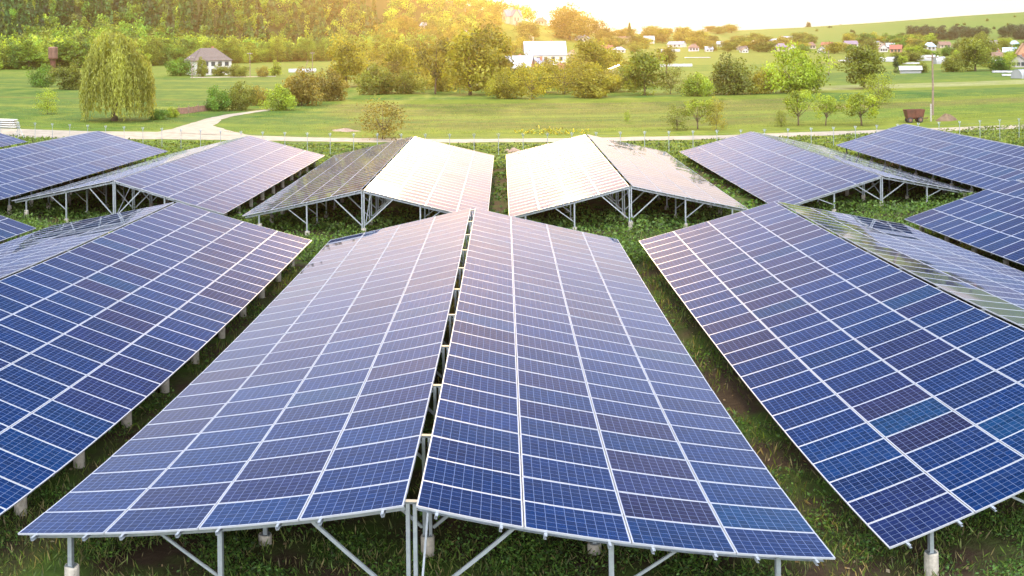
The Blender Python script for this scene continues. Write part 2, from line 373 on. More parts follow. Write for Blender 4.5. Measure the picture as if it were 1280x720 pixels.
    wood = fmath(nt, 'MULTIPLY', fmath(nt, 'MULTIPLY_ADD', slope, -25.0, -0.5, clamp=True), fmath(nt, 'MULTIPLY_ADD', rr.outputs['Value'], 1 / 60.0, -590 / 60.0, clamp=True))
    far = mixc(nt, wood, far, (0.035, 0.042, 0.016))
    # solar farm: trodden soil with patches of weed
    patch = fmath(nt, 'MULTIPLY_ADD', noise(nt, 0.55, 5, 0.6, vec=pos), 5.0, -2.15, clamp=True)
    soil = mixc(nt, n_fine, (0.022, 0.016, 0.011), (0.058, 0.041, 0.029))
    weed = mixc(nt, n_fine, (0.022, 0.045, 0.010), (0.060, 0.105, 0.020))
    near = mixc(nt, patch, soil, weed)
    fn = fmath(nt, 'MULTIPLY_ADD', fmath(nt, 'ADD', Y, fmath(nt, 'MULTIPLY', n_mid, 3.0)), -0.5, 42.0, clamp=True)
    nt.links.new(mixc(nt, 1.0, mixc(nt, fn, far, near), (0.90, 0.88, 0.85), 'MULTIPLY'), b.inputs['Base Color'])
    b.inputs['Roughness'].default_value = 0.95; b.inputs['Specular IOR Level'].default_value = 0.1
    bp = mnode(nt, 'ShaderNodeBump'); bp.inputs['Strength'].default_value = 0.8; bp.inputs['Distance'].default_value = 0.12
    nt.links.new(n_fine, bp.inputs['Height']); nt.links.new(bp.outputs[0], b.inputs['Normal'])
    return m
na, rs = 361, np.concatenate([[0.0], np.geomspace(4, 1990, 190)])
aa = np.linspace(-math.pi, math.pi, na)
AA, RR = np.meshgrid(aa, rs); GX, GY = RR * np.sin(AA), RR * np.cos(AA); GZ = hgt(GX, GY)
idx = np.arange(na * len(rs)).reshape(len(rs), na)
FQ = np.stack([idx[:-1, :-1], idx[:-1, 1:], idx[1:, 1:], idx[1:, :-1]], -1).reshape(-1, 4)[:, ::-1]
gm = np_mesh('ground', np.stack([GX, GY, GZ], -1).reshape(-1, 3), FQ, ground_material())
gm.polygons.foreach_set('use_smooth', [True] * len(gm.polygons))
tag(link('ground', gm), kind='structure')

def strip(name, edges, z):
    vs = []; fs = []
    P_ = []
    for (xa, ya), (xb, yb) in edges: P_.append((ground(xa, ya), ground(xb, yb)))
    fine = []
    for (a0, b0), (a1, b1) in zip(P_[:-1], P_[1:]):
        for k in range(6): fine.append((a0.lerp(a1, k / 6), b0.lerp(b1, k / 6)))
    fine.append(P_[-1])
    mb = MB(); r2 = random.Random(3)
    for a, b in fine:
        d = (b - a); w = 0.25
        vs += [a + d.normalized() * r2.uniform(-w, w) + Vector((0, 0, z)), (a + b) / 2 + Vector((0, 0, z + 0.05)), b + d.normalized() * r2.uniform(-w, w) + Vector((0, 0, z))]
    for i in range(len(fine) - 1):
        fs += [(3 * i, 3 * i + 3, 3 * i + 4, 3 * i + 1), (3 * i + 1, 3 * i + 4, 3 * i + 5, 3 * i + 2)]
    mb.add(vs, [f[::-1] for f in fs]); return tag(mb.build(name, M['road']), kind='structure')
strip('gravel_road', [((-60, 157), (-60, 171)), ((0, 160.5), (0, 171.5)), ((100, 164), (100, 173)), ((200, 165), (200, 174.5)), ((300, 169), (300, 175.5)), ((400, 172.3), (400, 177.5)),
                      ((500, 173.8), (500, 178.5)), ((600, 174), (600, 178.6)), ((700, 173), (700, 177.7)), ((800, 171.5), (800, 176)), ((900, 169.3), (900, 174)),
                      ((1000, 166), (1000, 171)), ((1100, 162.5), (1100, 167)), ((1200, 159), (1200, 163.5)), ((1290, 156), (1290, 160.6)), ((1400, 152), (1400, 156.6))], 0.02)
strip('branch_road', [((195, 166), (320, 171)), ((215, 161.5), (285, 163)), ((240, 154), (267, 157.5)), ((262, 147.5), (277, 150)), ((285, 143), (293, 145)), ((310, 139.8), (318, 141)), ((340, 136), (348, 137))], 0.03)
strip('gravel_lane', [((238, 96.3), (238, 97.4)), ((300, 95.8), (300, 96.8)), ((345, 95.2), (345, 96))], 0.03)

# ------------------------------------------------------------------ solar arrays
PW, PP, TH, GAP = 1.67, 1.01, 0.240, 0.20
CT, ST = math.cos(TH), math.sin(TH)
def panel_geo(full):
    """one 60-cell module: glass, back sheet (and the frame when FULL); x down the slope, y along the ridge"""
    L_, W_, fw, d = 1.652, 0.997, 0.017, 0.038
    x0, y0 = L_ / 2, W_ / 2; xi, yi = x0 - fw, y0 - fw
    g = MB()
    g.add([(-xi, -yi, -0.004), (xi, -yi, -0.004), (xi, yi, -0.004), (-xi, yi, -0.004)], [(0, 1, 2, 3)], 0)
    g.add([(-xi, -yi, -0.010), (xi, -yi, -0.010), (xi, yi, -0.010), (-xi, yi, -0.010)], [(3, 2, 1, 0)], 1)
    fr = g if full else MB()
    mi = 2 if full else 0
    o = [(-x0, -y0), (x0, -y0), (x0, y0), (-x0, y0)]; i_ = [(-xi, -yi), (xi, -yi), (xi, yi), (-xi, yi)]
    vs = [(a, b, z) for z in (0, -d) for ring in (o, i_) for a, b in ring]
    fs = []
    for k in range(4):
        n = (k + 1) % 4
        fs += [(k, n, 4 + n, 4 + k), (8 + k, 12 + k, 12 + n, 8 + n), (k, 8 + k, 8 + n, n), (4 + k, 4 + n, 12 + n, 12 + k)]
    fr.add(vs, fs, mi)
    return g, fr
def cells_uv(me):
    uv = me.uv_layers.new(name='cells')
    n = len(me.loops); vi = np.empty(n, np.int32); me.loops.foreach_get('vertex_index', vi)
    co = np.empty(len(me.vertices) * 3, np.float32); me.vertices.foreach_get('co', co); co = co.reshape(-1, 3)[vi]
    uv.data.foreach_set('uv', np.stack([co[:, 0] / 0.1605 + 5, co[:, 1] / 0.1597 + 3], -1).astype(np.float32).ravel())
gl, fr = panel_geo(False); full, _ = panel_geo(True)
ME_GLASS = gl.mesh('solar_panel', M['cell'], M['back']); cells_uv(ME_GLASS)
ME_FRAME = fr.mesh('frame', M['alu'])
ME_FULL = full.mesh('solar_panel', M['cell'], M['back'], M['alu']); cells_uv(ME_FULL)
FV = np.array(full.v); FF = full.f; FM = full.m
PAL = [(0.001, 0.062, 0.31), (0.001, 0.070, 0.31), (0.006, 0.056, 0.27), (0.018, 0.048, 0.24), (0.036, 0.048, 0.20), (0.001, 0.090, 0.31)]
def table(name_label, key, x0, y0, zr, pitch, dyaw, N, split_frames):
    root = thing('solar_array', (x0, y0, 0), name_label, 'solar array', 'gabled solar arrays in two rows', -dyaw)
    rg = random.Random(key)
    h0 = CAMZ + zr
    H = lambda s: h0 + pitch * s
    plist = []
    for side in (-1, 1):
        for i in range(N):
            for u in range(4):
                s = i * PP + 0.495; d = u * PW + 0.825
                p = Vector((side * (GAP / 2 + d * CT), s, H(s) - d * ST))
                rot = Euler((pitch + rg.gauss(0, 0.0022), side * TH + rg.gauss(0, 0.003), 0))
                bl = 0.5 + 0.5 * math.sin(i * 0.55 + u * 1.9 + side * 2 + key) + rg.gauss(0, 0.24)
                c = PAL[min(5, max(0, int(bl * 3.9)))] if rg.random() > 0.035 else PAL[5]
                j = rg.uniform(0.88, 1.14); c = tuple(q_ * j * 0.17 for q_ in c)
                wp = Matrix.Rotation(-dyaw, 3, 'Z') @ p + Vector((x0, y0, 0))
                dist = (wp - Vector((0, 0, CAMZ))).length
                az = abs(math.atan2(wp.x, wp.y) - YAW) - 0.55
                plist.append((dist + (200 if az > 0 else 0), p, rot, c))
    plist.sort(key=lambda t: t[0])
    for _, p, rot, c in plist[:100]:
        o = link('solar_panel', ME_GLASS if split_frames else ME_FULL, root, p, rot); o.color = c + (1,)
        if split_frames: link('frame', ME_FRAME, o)
    V = []; A = []; fs = []; ms = []
    for q_, (_, p, rot, c) in enumerate(plist[100:]):
        Rm = np.array(rot.to_matrix()); V.append(FV @ Rm.T + np.array(p)); A += [c + (1,)] * len(FV)
        fs += [tuple(a + q_ * len(FV) for a in f) for f in FF]; ms += FM
    me = bpy.data.meshes.new('solar_panels'); me.from_pydata(np.concatenate(V).tolist(), [], fs)
    for m_ in (M['cella'], M['back'], M['alu']): me.materials.append(m_)
    me.polygons.foreach_set('material_index', ms)
    at = me.attributes.new('shade', 'FLOAT_COLOR', 'POINT'); at.data.foreach_set('color', np.array(A, np.float32).ravel())
    uv = me.uv_layers.new(name='cells'); base = np.empty(len(ME_FULL.loops) * 2, np.float32); ME_FULL.uv_layers['cells'].data.foreach_get('uv', base)
    uv.data.foreach_set('uv', np.tile(base, len(plist) - 100)); me.update()
    tag(link('solar_panel', me, root), kind='stuff')
    # steelwork: purlins along the ridge, a bent every 2.9 m
    Lm = N * PP - 0.02
    for side in (-1, 1):
        for u in range(4):
            for t in (0.2, 0.8):
                d = u * PW + t * 1.65
                a = Vector((side * (GAP / 2 + d * CT), -0.13, H(0) - d * ST)); b = Vector((a.x, Lm + 0.13, H(Lm) - d * ST))
                nrm = Vector((side * ST, 0, CT)); a -= nrm * 0.075; b -= nrm * 0.075
                MB().channel(a, b, 0.045, 0.066, 0.005, nrm).build('purlin', M['galv'], root)
    nb = int(round((Lm - 0.5) / 2.9)) + 1
    post_me = {}
    for k in range(nb):
        s = 0.25 + (Lm - 0.5) * k / (nb - 1); h = H(s)
        off = 0.16
        def on(side, d, drop=off): return Vector((side * (GAP / 2 + d * CT), s, h - d * ST - drop))
        MB().box(-0.15, 0.15, s - 0.05, s + 0.05, h - 0.08, h - 0.04).build('ridge_cap', M['galv_dull'], root)
        for side in (-1, 1):
            MB().channel(on(side, 0.0), on(side, 6.55), 0.06, 0.10, 0.006, (side * ST, 0, CT)).build('rafter', M['galv'], root)
        for side, d in ((0, 0), (-1, 3.03), (1, 3.03), (-1, 5.75), (1, 5.75)):
            top = on(side, d) if side else Vector((0.0, s, h - 0.07))
            fz = 0.55 if d > 5 else (0.22 if d else 0.45)
            p_ = MB()
            if side == 0:
                p_.channel((-0.055, s, fz), (-0.055, s, top.z), 0.06, 0.10, 0.006, (0, 1, 0)); p_.channel((0.055, s, fz), (0.055, s, top.z), 0.06, 0.10, 0.006, (0, 1, 0))
            else: p_.channel((top.x, s, fz), (top.x, s, top.z), 0.075, 0.10, 0.006, (0, 1, 0))
            po = p_.build('post', M['galv'], root)
            rj = rg.uniform(0.125, 0.14)
            if split_frames:
                bp_ = MB().box(top.x - .085, top.x + .085, s - .085, s + .085, fz + .012, fz + .024)
                for bx_ in (-.06, .06):
                    for by_ in (-.06, .06): bp_.box(top.x + bx_ - .01, top.x + bx_ + .01, s + by_ - .01, s + by_ + .01, fz + .024, fz + .05)
                bp_.build('base_plate', M['galv_dull'], po)
            MB().lathe([(rj, -0.4), (rj, fz - 0.02), (rj * 0.93, fz + 0.012)], 14, 0, (top.x + rg.uniform(-.02, .02), s + rg.uniform(-.02, .02), 0)).build('concrete_footing', M['concrete'], po, smooth=False)
        for side in (-1, 1):
            MB().bar((side * 0.10, s + 0.055, 0.62), on(side, 1.55) + Vector((0, 0.055, 0)), 0.05, 0.06).build('brace', M['galv'], root)
            m3 = on(side, 3.03)
            MB().bar((m3.x, s + 0.055, max(0.5, m3.z - 1.1)), on(side, 4.15) + Vector((0, 0.055, 0)), 0.04, 0.05).build('brace', M['galv'], root)
        if k in (1, nb // 2, nb - 1):
            s0 = 0.25 + (Lm - 0.5) * (k - 1) / (nb - 1)
            MB().bar((0.12, s0 + 0.08, 0.7), (0.12, s - 0.05, h - 0.2), 0.035, 0.035).build('brace', M['galv'], root)
    return root
TABLES = [
    ('solar array filling the middle foreground, its ridge gap running away from the viewer', 'C', -1.43, 14.44, -7.52, 0.0, 0.004, 29, True),
    ('solar array left of the foreground one, its right slope above round concrete footings', 'L', -15.12, 14.05, -7.42, -0.002, -0.004, 29, True),
    ('solar array right of the foreground one, deep blue left slope cut by the edge', 'R', 12.76, 14.7, -7.70, 0.0, 0.003, 29, True),
    ('solar array of the near row showing only a blue corner at the left edge', 'LL', -29.1, 13.7, -7.60, 0.0, 0.0, 29, False),
    ('solar array of the near row showing only a violet blue corner at the right edge', 'RR', 26.6, 15.9, -7.70, 0.0, 0.0, 29, False),
    ('back row solar array left of the centre gap, white right slope and dark left slope', 'FL', -7.33, 50.3, -7.71, 0.005, 0.006, 28, False),
    ('back row solar array right of the centre gap, white left slope over open braced steelwork', 'FR', 6.95, 51.6, -7.81, 0.010, 0.0, 27, False),
    ('back row solar array with the pale lilac right slope, second left of the centre gap', 'FLL', -21.43, 50.2, -7.60, -0.003, 0.005, 29, False),
    ('back row solar array with the pale left slope, second right of the centre gap', 'FRR', 22.3, 53.4, -8.20, 0.006, -0.010, 29, False),
    ('back row solar array below the willow, third left of the centre gap', 'FLLL', -34.6, 48.5, -7.35, -0.002, 0.0, 29, False),
    ('back row solar array at the right edge below the rusty trailer', 'FRRR', 34.9, 49.1, -7.66, 0.006, 0.001, 29, False),
    ('farthest left solar array, only a small corner showing below the stacked slabs', 'FLLLL', -50.4, 52.6, -7.6, 0.004, 0.0, 29, False),
]
for i, t in enumerate(TABLES): table(t[0], i * 1.7 + 0.4, *t[2:])

# ------------------------------------------------------------------ wire fence along the road
fpx = [(-40, 172), (50, 176.5), (110, 180), (190, 184), (300, 190), (409, 193), (545, 194.5), (640, 194), (760, 192), (900, 189.5), (1009, 186.5), (1064, 184), (1160, 178.5), (1240, 174), (1320, 169)]
line_ = [ground(*p) for p in fpx]
fence = thing('wire_fence', line_[0], 'wire mesh fence on slim metal posts with forked tops between solar arrays and road', 'fence')
acc = 0.0; posts = []
for a, b in zip(line_[:-1], line_[1:]):
    L_ = (b - a).length; t = acc
    while t < L_: posts.append(a.lerp(b, t / L_)); t += 2.25
    acc = t - L_
mbp = MB(); mbp.tube([(0, 0, -0.3), (0, 0, 1.75)], 0.03, 6)
mbp.tube([(0, 0, 1.7), (0, 0.16, 2.02)], 0.022, 6); mbp.tube([(0, 0, 1.7), (0, -0.16, 2.02)], 0.022, 6); mbp.tube([(0, 0, 1.7), (0.14, 0, 2.0)], 0.022, 6); mbp.tube([(0, 0, 1.7), (-0.14, 0, 2.0)], 0.022, 6)
pm = mbp.mesh('post', M['galv'])
for p in posts: link('post', pm, fence, p - line_[0])
wmb = MB()
for a, b in zip(posts[:-1], posts[1:]):
    for z in (0.15, 0.55, 0.95, 1.35, 1.68): wmb.tube([a - line_[0] + Vector((0, 0, z)), b - line_[0] + Vector((0, 0, z))], 0.004, 3, cap=False)
wmb.build('wire', M['galv'], fence)
cp = ground(24, 173)
fb = thing('fence_brace', cp, 'steel corner fence post with two slanting struts beside the stacked slabs', 'fence post')
MB().tube([(0, 0, -.2), (0, 0, 1.9)], 0.035, 6).build('post', M['galv'], fb)
for dx in (-0.75, 0.75): MB().tube([(0, 0, 1.4), (dx, -0.1, -.1)], 0.025, 6).build('strut', M['galv'], fb)

# ------------------------------------------------------------------ vegetation
def quads(c, a, b):
    V = np.stack([c + a, c + b, c - a, c - b], 1).reshape(-1, 3)
    return V, np.arange(len(V)).reshape(-1, 4)
def unit(v): return v / (np.linalg.norm(v, axis=-1, keepdims=True) + 1e-9)
def leaves(cent, out, size, g, droop=0.0, asp=0.55):
    """leaf-sized faces at CENT, roughly facing OUT"""
    n = len(cent); nrm = unit(unit(out) * 0.9 + g.normal(size=(n, 3)) * 0.7)
    t = g.normal(size=(n, 3)); t[:, 2] -= droop * 3; t = unit(t - nrm * (t * nrm).sum(1, keepdims=True)); b = np.cross(nrm, t)
    s = (size * g.uniform(0.6, 1.4, n))[:, None]
    return quads(cent, t * s, b * s * asp)
def clump_crown(seed, cz, rx, rz, K, kr, n, size, low=-1.0, droop=0.0):
    g = np.random.default_rng(seed)
    d = unit(g.normal(size=(K, 3))); d[:, 2] = np.maximum(d[:, 2], low); rad = g.uniform(0.25, 1.0, K) ** 0.6
    ctr = d * rad[:, None] * np.array([rx - kr * .6, rx - kr * .6, rz - kr * .6]) * (1 + 0.18 * np.sin(d[:, :1] * 5 + seed) + 0.14 * np.sin(d[:, 1:2] * 7 + 2 * seed)) + np.array([0, 0, cz])
    R_ = kr * g.uniform(0.65, 1.3, K); tone = g.uniform(0, 1, K)
    k = g.integers(0, K, n); o = unit(g.normal(size=(n, 3)))
    c = ctr[k] + o * (R_[k] * g.uniform(0.55, 1.08, n))[:, None] * np.array([1.1, 1.1, 0.85])
    tint = np.clip(0.62 * tone[k] + g.uniform(0, 0.4, n), 0, 1)
    keep = c[:, 2] > 0.01; c, o, tint, n = c[keep], o[keep], tint[keep], keep.sum()
    V, Q = leaves(c, o + np.array([0, 0, 0.5]), np.full(n, size), g, droop)
    return V, Q, np.repeat(tint, 4)
def conifer_crown(seed, n, size, w=0.17):
    g = np.random.default_rng(seed); t = g.uniform(0, 1, n) ** 0.75
    tier = np.floor(t * 13) / 13 + g.uniform(0, 0.05, n); z = 1.0 - 0.88 * np.clip(tier, 0, 1); a = g.uniform(0, 2 * math.pi, n)
    lob = 0.8 + 0.25 * np.sin(a * 5 + tier * 40 + seed)
    r = w * (0.08 + tier) * g.uniform(0.35, 1.0, n) ** 0.5 * lob
    c = np.stack([r * np.cos(a), r * np.sin(a), z - r * 0.35], -1); o = np.stack([np.cos(a), np.sin(a), np.full(n, 0.7)], -1)
    V, Q = leaves(c, o, np.full(n, size), g, 0.0, .8)
    return V, Q, np.repeat(np.clip(g.uniform(0, .45, n) + 0.55 * np.sin(tier * 30) ** 2, 0, 1), 4)
def wood_mesh(seed, h_split, n_limb, spread, top, r0=0.028, n=7):
    g = random.Random(seed); mb = MB()
    lean = (g.uniform(-.03, .03), g.uniform(-.03, .03))
    mb.tube([(0, 0, -0.03), (lean[0] * .3, lean[1] * .3, h_split * .5), (lean[0], lean[1], h_split), (lean[0] * 1.5, lean[1] * 1.5, top)], [r0 * 1.25, r0, r0 * .8, r0 * .15], n)
    for i in range(n_limb):
        a = 2 * math.pi * (i + g.uniform(0, .6)) / n_limb; z0 = h_split * g.uniform(.75, 1.15)
        e1 = spread * g.uniform(.35, .6); e2 = spread * g.uniform(.75, 1.0); z1 = z0 + (top - z0) * g.uniform(.3, .5); z2 = z0 + (top - z0) * g.uniform(.6, .95)
        ca, sa = math.cos(a), math.sin(a); tw = g.uniform(-.06, .06)
        mb.tube([(lean[0], lean[1], z0), (ca * e1, sa * e1, z1), (ca * e2 + tw, sa * e2 - tw, z2)], [r0 * .55, r0 * .36, r0 * .1], 5, cap=False)
    return mb.mesh('trunk', M['bark'], smooth=True)
LIB = {}
CBASE = {'broad': .10, 'bush': .0, 'open': .28, 'thin': .06, 'tall': .05, 'conifer': .08}
def lib(kind, specs):
    LIB[kind] = []
    for wood, (V, Q, t) in specs:
        r98 = np.percentile(np.hypot(V[:, 0], V[:, 1]), 91); z0, z1 = np.percentile(V[:, 2], (1, 99)); b0 = CBASE[kind]
        V = np.stack([V[:, 0] * .5 / r98, V[:, 1] * .5 / r98, b0 + (V[:, 2] - z0) / (z1 - z0) * (1 - b0)], -1)
        LIB[kind].append((wood, np_mesh('crown', V, Q, M['leaf'], t)))
lib('broad', [(wood_mesh(s, .28, 6, .3, .8), clump_crown(s, .53, .40, .47, 50, .14, 5200, .021)) for s in (11, 12, 13, 14)])
lib('bush', [(wood_mesh(s, .12, 6, .35, .7, .02), clump_crown(s, .42, .60, .52, 50, .17, 5200, .027)) for s in (21, 22, 23)])
lib('open', [(wood_mesh(s, .30, 7, .42, .9, .022), clump_crown(s, .62, .48, .38, 30, .11, 1900, .022)) for s in (31, 32, 33)])
lib('thin', [(wood_mesh(s, .22, 8, .38, .92, .014), clump_crown(s, .50, .42, .48, 70, .12, 2500, .017)) for s in (41, 42)])
lib('tall', [(wood_mesh(s, .2, 5, .14, .9), clump_crown(s, .56, .20, .45, 26, .10, 2200, .020)) for s in (51, 52)])
lib('conifer', [(wood_mesh(s, .5, 2, .04, .97, .014), conifer_crown(s, 2000, .022)) for s in (61, 62, 63)])
GOLD, OLIVE, GREEN, LIME, DARK, RUST, BLUEG = (0.215, 0.215, 0.020), (0.130, 0.160, 0.022), (0.085, 0.170, 0.020), (0.200, 0.270, 0.026), (0.040, 0.075, 0.020), (0.175, 0.155, 0.026), (0.040, 0.075, 0.045)
def plant(name, kind, pos, h, w, colour, label, cat, group=None, var=None):
    """HEIGHT and WIDTH in metres; the library plants are 1 high, about 1 wide"""
    o = thing(name, pos, label, cat, group, rnd.uniform(0, 6.28))
    wood, crown = LIB[kind][rnd.randrange(len(LIB[kind])) if var is None else var]
    sc = (w, w, h)
    link('trunk', wood, o, scale=sc)
    c = link('crown', crown, o, scale=sc); j = rnd.uniform(.9, 1.12); c.color = (colour[0] * j, colour[1] * j * rnd.uniform(.95, 1.05), colour[2], 1)
    return o
def px_plant(name, kind, px, py, wpx, hpx, colour, label, cat='tree', group=None):
    p = ground(px, py); r = math.hypot(p.x, p.y) / F
    return plant(name, kind, p - Vector((0, 0, 0.05)), hpx * r * 1.06, wpx * r * 1.1, colour, label, cat, group)

# weeping willow
def willow():
    p = ground(143, 151.5); r = math.hypot(p.x, p.y) / F; Hh = 108 * r; Wd = 92 * r
    o = thing('willow_tree', p, 'large weeping willow with long hanging yellow green branches beside the gravel road', 'tree')
    g = np.random.default_rng(5)
    mb = MB(); mb.tube([(0, 0, -.3), (.1, 0, Hh * .2), (-.1, .1, Hh * .42)], [.55, .42, .34], 9)
    for i in range(9):
        a = i * .7 + g.uniform(0, .4); e = Wd * .3
        mb.tube([(-.1, .1, Hh * .38), (math.cos(a) * e * .5, math.sin(a) * e * .5, Hh * .66), (math.cos(a) * e, math.sin(a) * e, Hh * g.uniform(.74, .86))], [.2, .12, .04], 6, cap=False)
    mb.build('trunk', M['bark'], o, smooth=True)
    ns = 820; a = g.uniform(0, 2 * math.pi, ns); q = g.uniform(0.02, 1, ns) ** .55
    lobe = 1 +   .15 * np.sin(a * 3 + 1) + .08 * np.sin(a * 7 + 2)
    rr_ = q * Wd * .47 * lobe
    ztop = Hh * (.97 - .42 * q ** 2.4 + g.normal(0, .028, ns) + .09 * np.sin(a * 4 + q * 6) * np.sqrt(q))
    zbot = np.where(q > .6, Hh * g.uniform(.03, .34, ns), ztop - Hh * g.uniform(.12, .45, ns)); zbot = np.minimum(zbot, ztop - .6)
    C, O_, T_ = [], [], []
    cid = (np.floor(a / 6.2832 * 15) * 4 + np.floor(q * 3.999)).astype(int); co_ = g.normal(0, 1, (64, 3)); ct_ = g.uniform(.1, .42, 64)
    rr_ = rr_ * (1 + .05 * co_[cid, 0]); ztop = ztop + Hh * .02 * co_[cid, 1]; zbot = np.maximum(zbot + Hh * .07 * co_[cid, 2], .25); zbot = np.minimum(zbot, ztop - .6)
    for i in range(ns):
        m = int(12 + (ztop[i] - zbot[i]) * 4.2); t = g.uniform(0, 1, m)
        z = ztop[i] + (zbot[i] - ztop[i]) * t; bow = np.sin(np.clip(t * 2.2, 0, 1.57)) * .55
        rad = rr_[i] + bow + .15 * np.sin(t * 6 + i); aj = a[i] + .03 * np.sin(t * 5 + i)
        w_ = .16 * (1 - .6 * t)
        C.append(np.stack([rad * np.cos(aj) + g.normal(0, 1, m) * w_, rad * np.sin(aj) + g.normal(0, 1, m) * w_, z], -1))
        O_.append(np.stack([np.cos(aj), np.sin(aj), np.full(m, .25)], -1)); T_.append(np.clip(ct_[cid[i]] + g.uniform(0, .25) + g.uniform(0, .25, m), 0, 1))
    C = np.concatenate(C); O_ = np.concatenate(O_); T_ = np.concatenate(T_)
    V, Q = leaves(C, O_, np.full(len(C), .26), g, droop=1.6, asp=.24)
    c = link('crown', np_mesh('crown', V, Q, M['leaf'], np.repeat(T_, 4)), o); c.color = (0.25, 0.275, 0.05, 1)
willow()

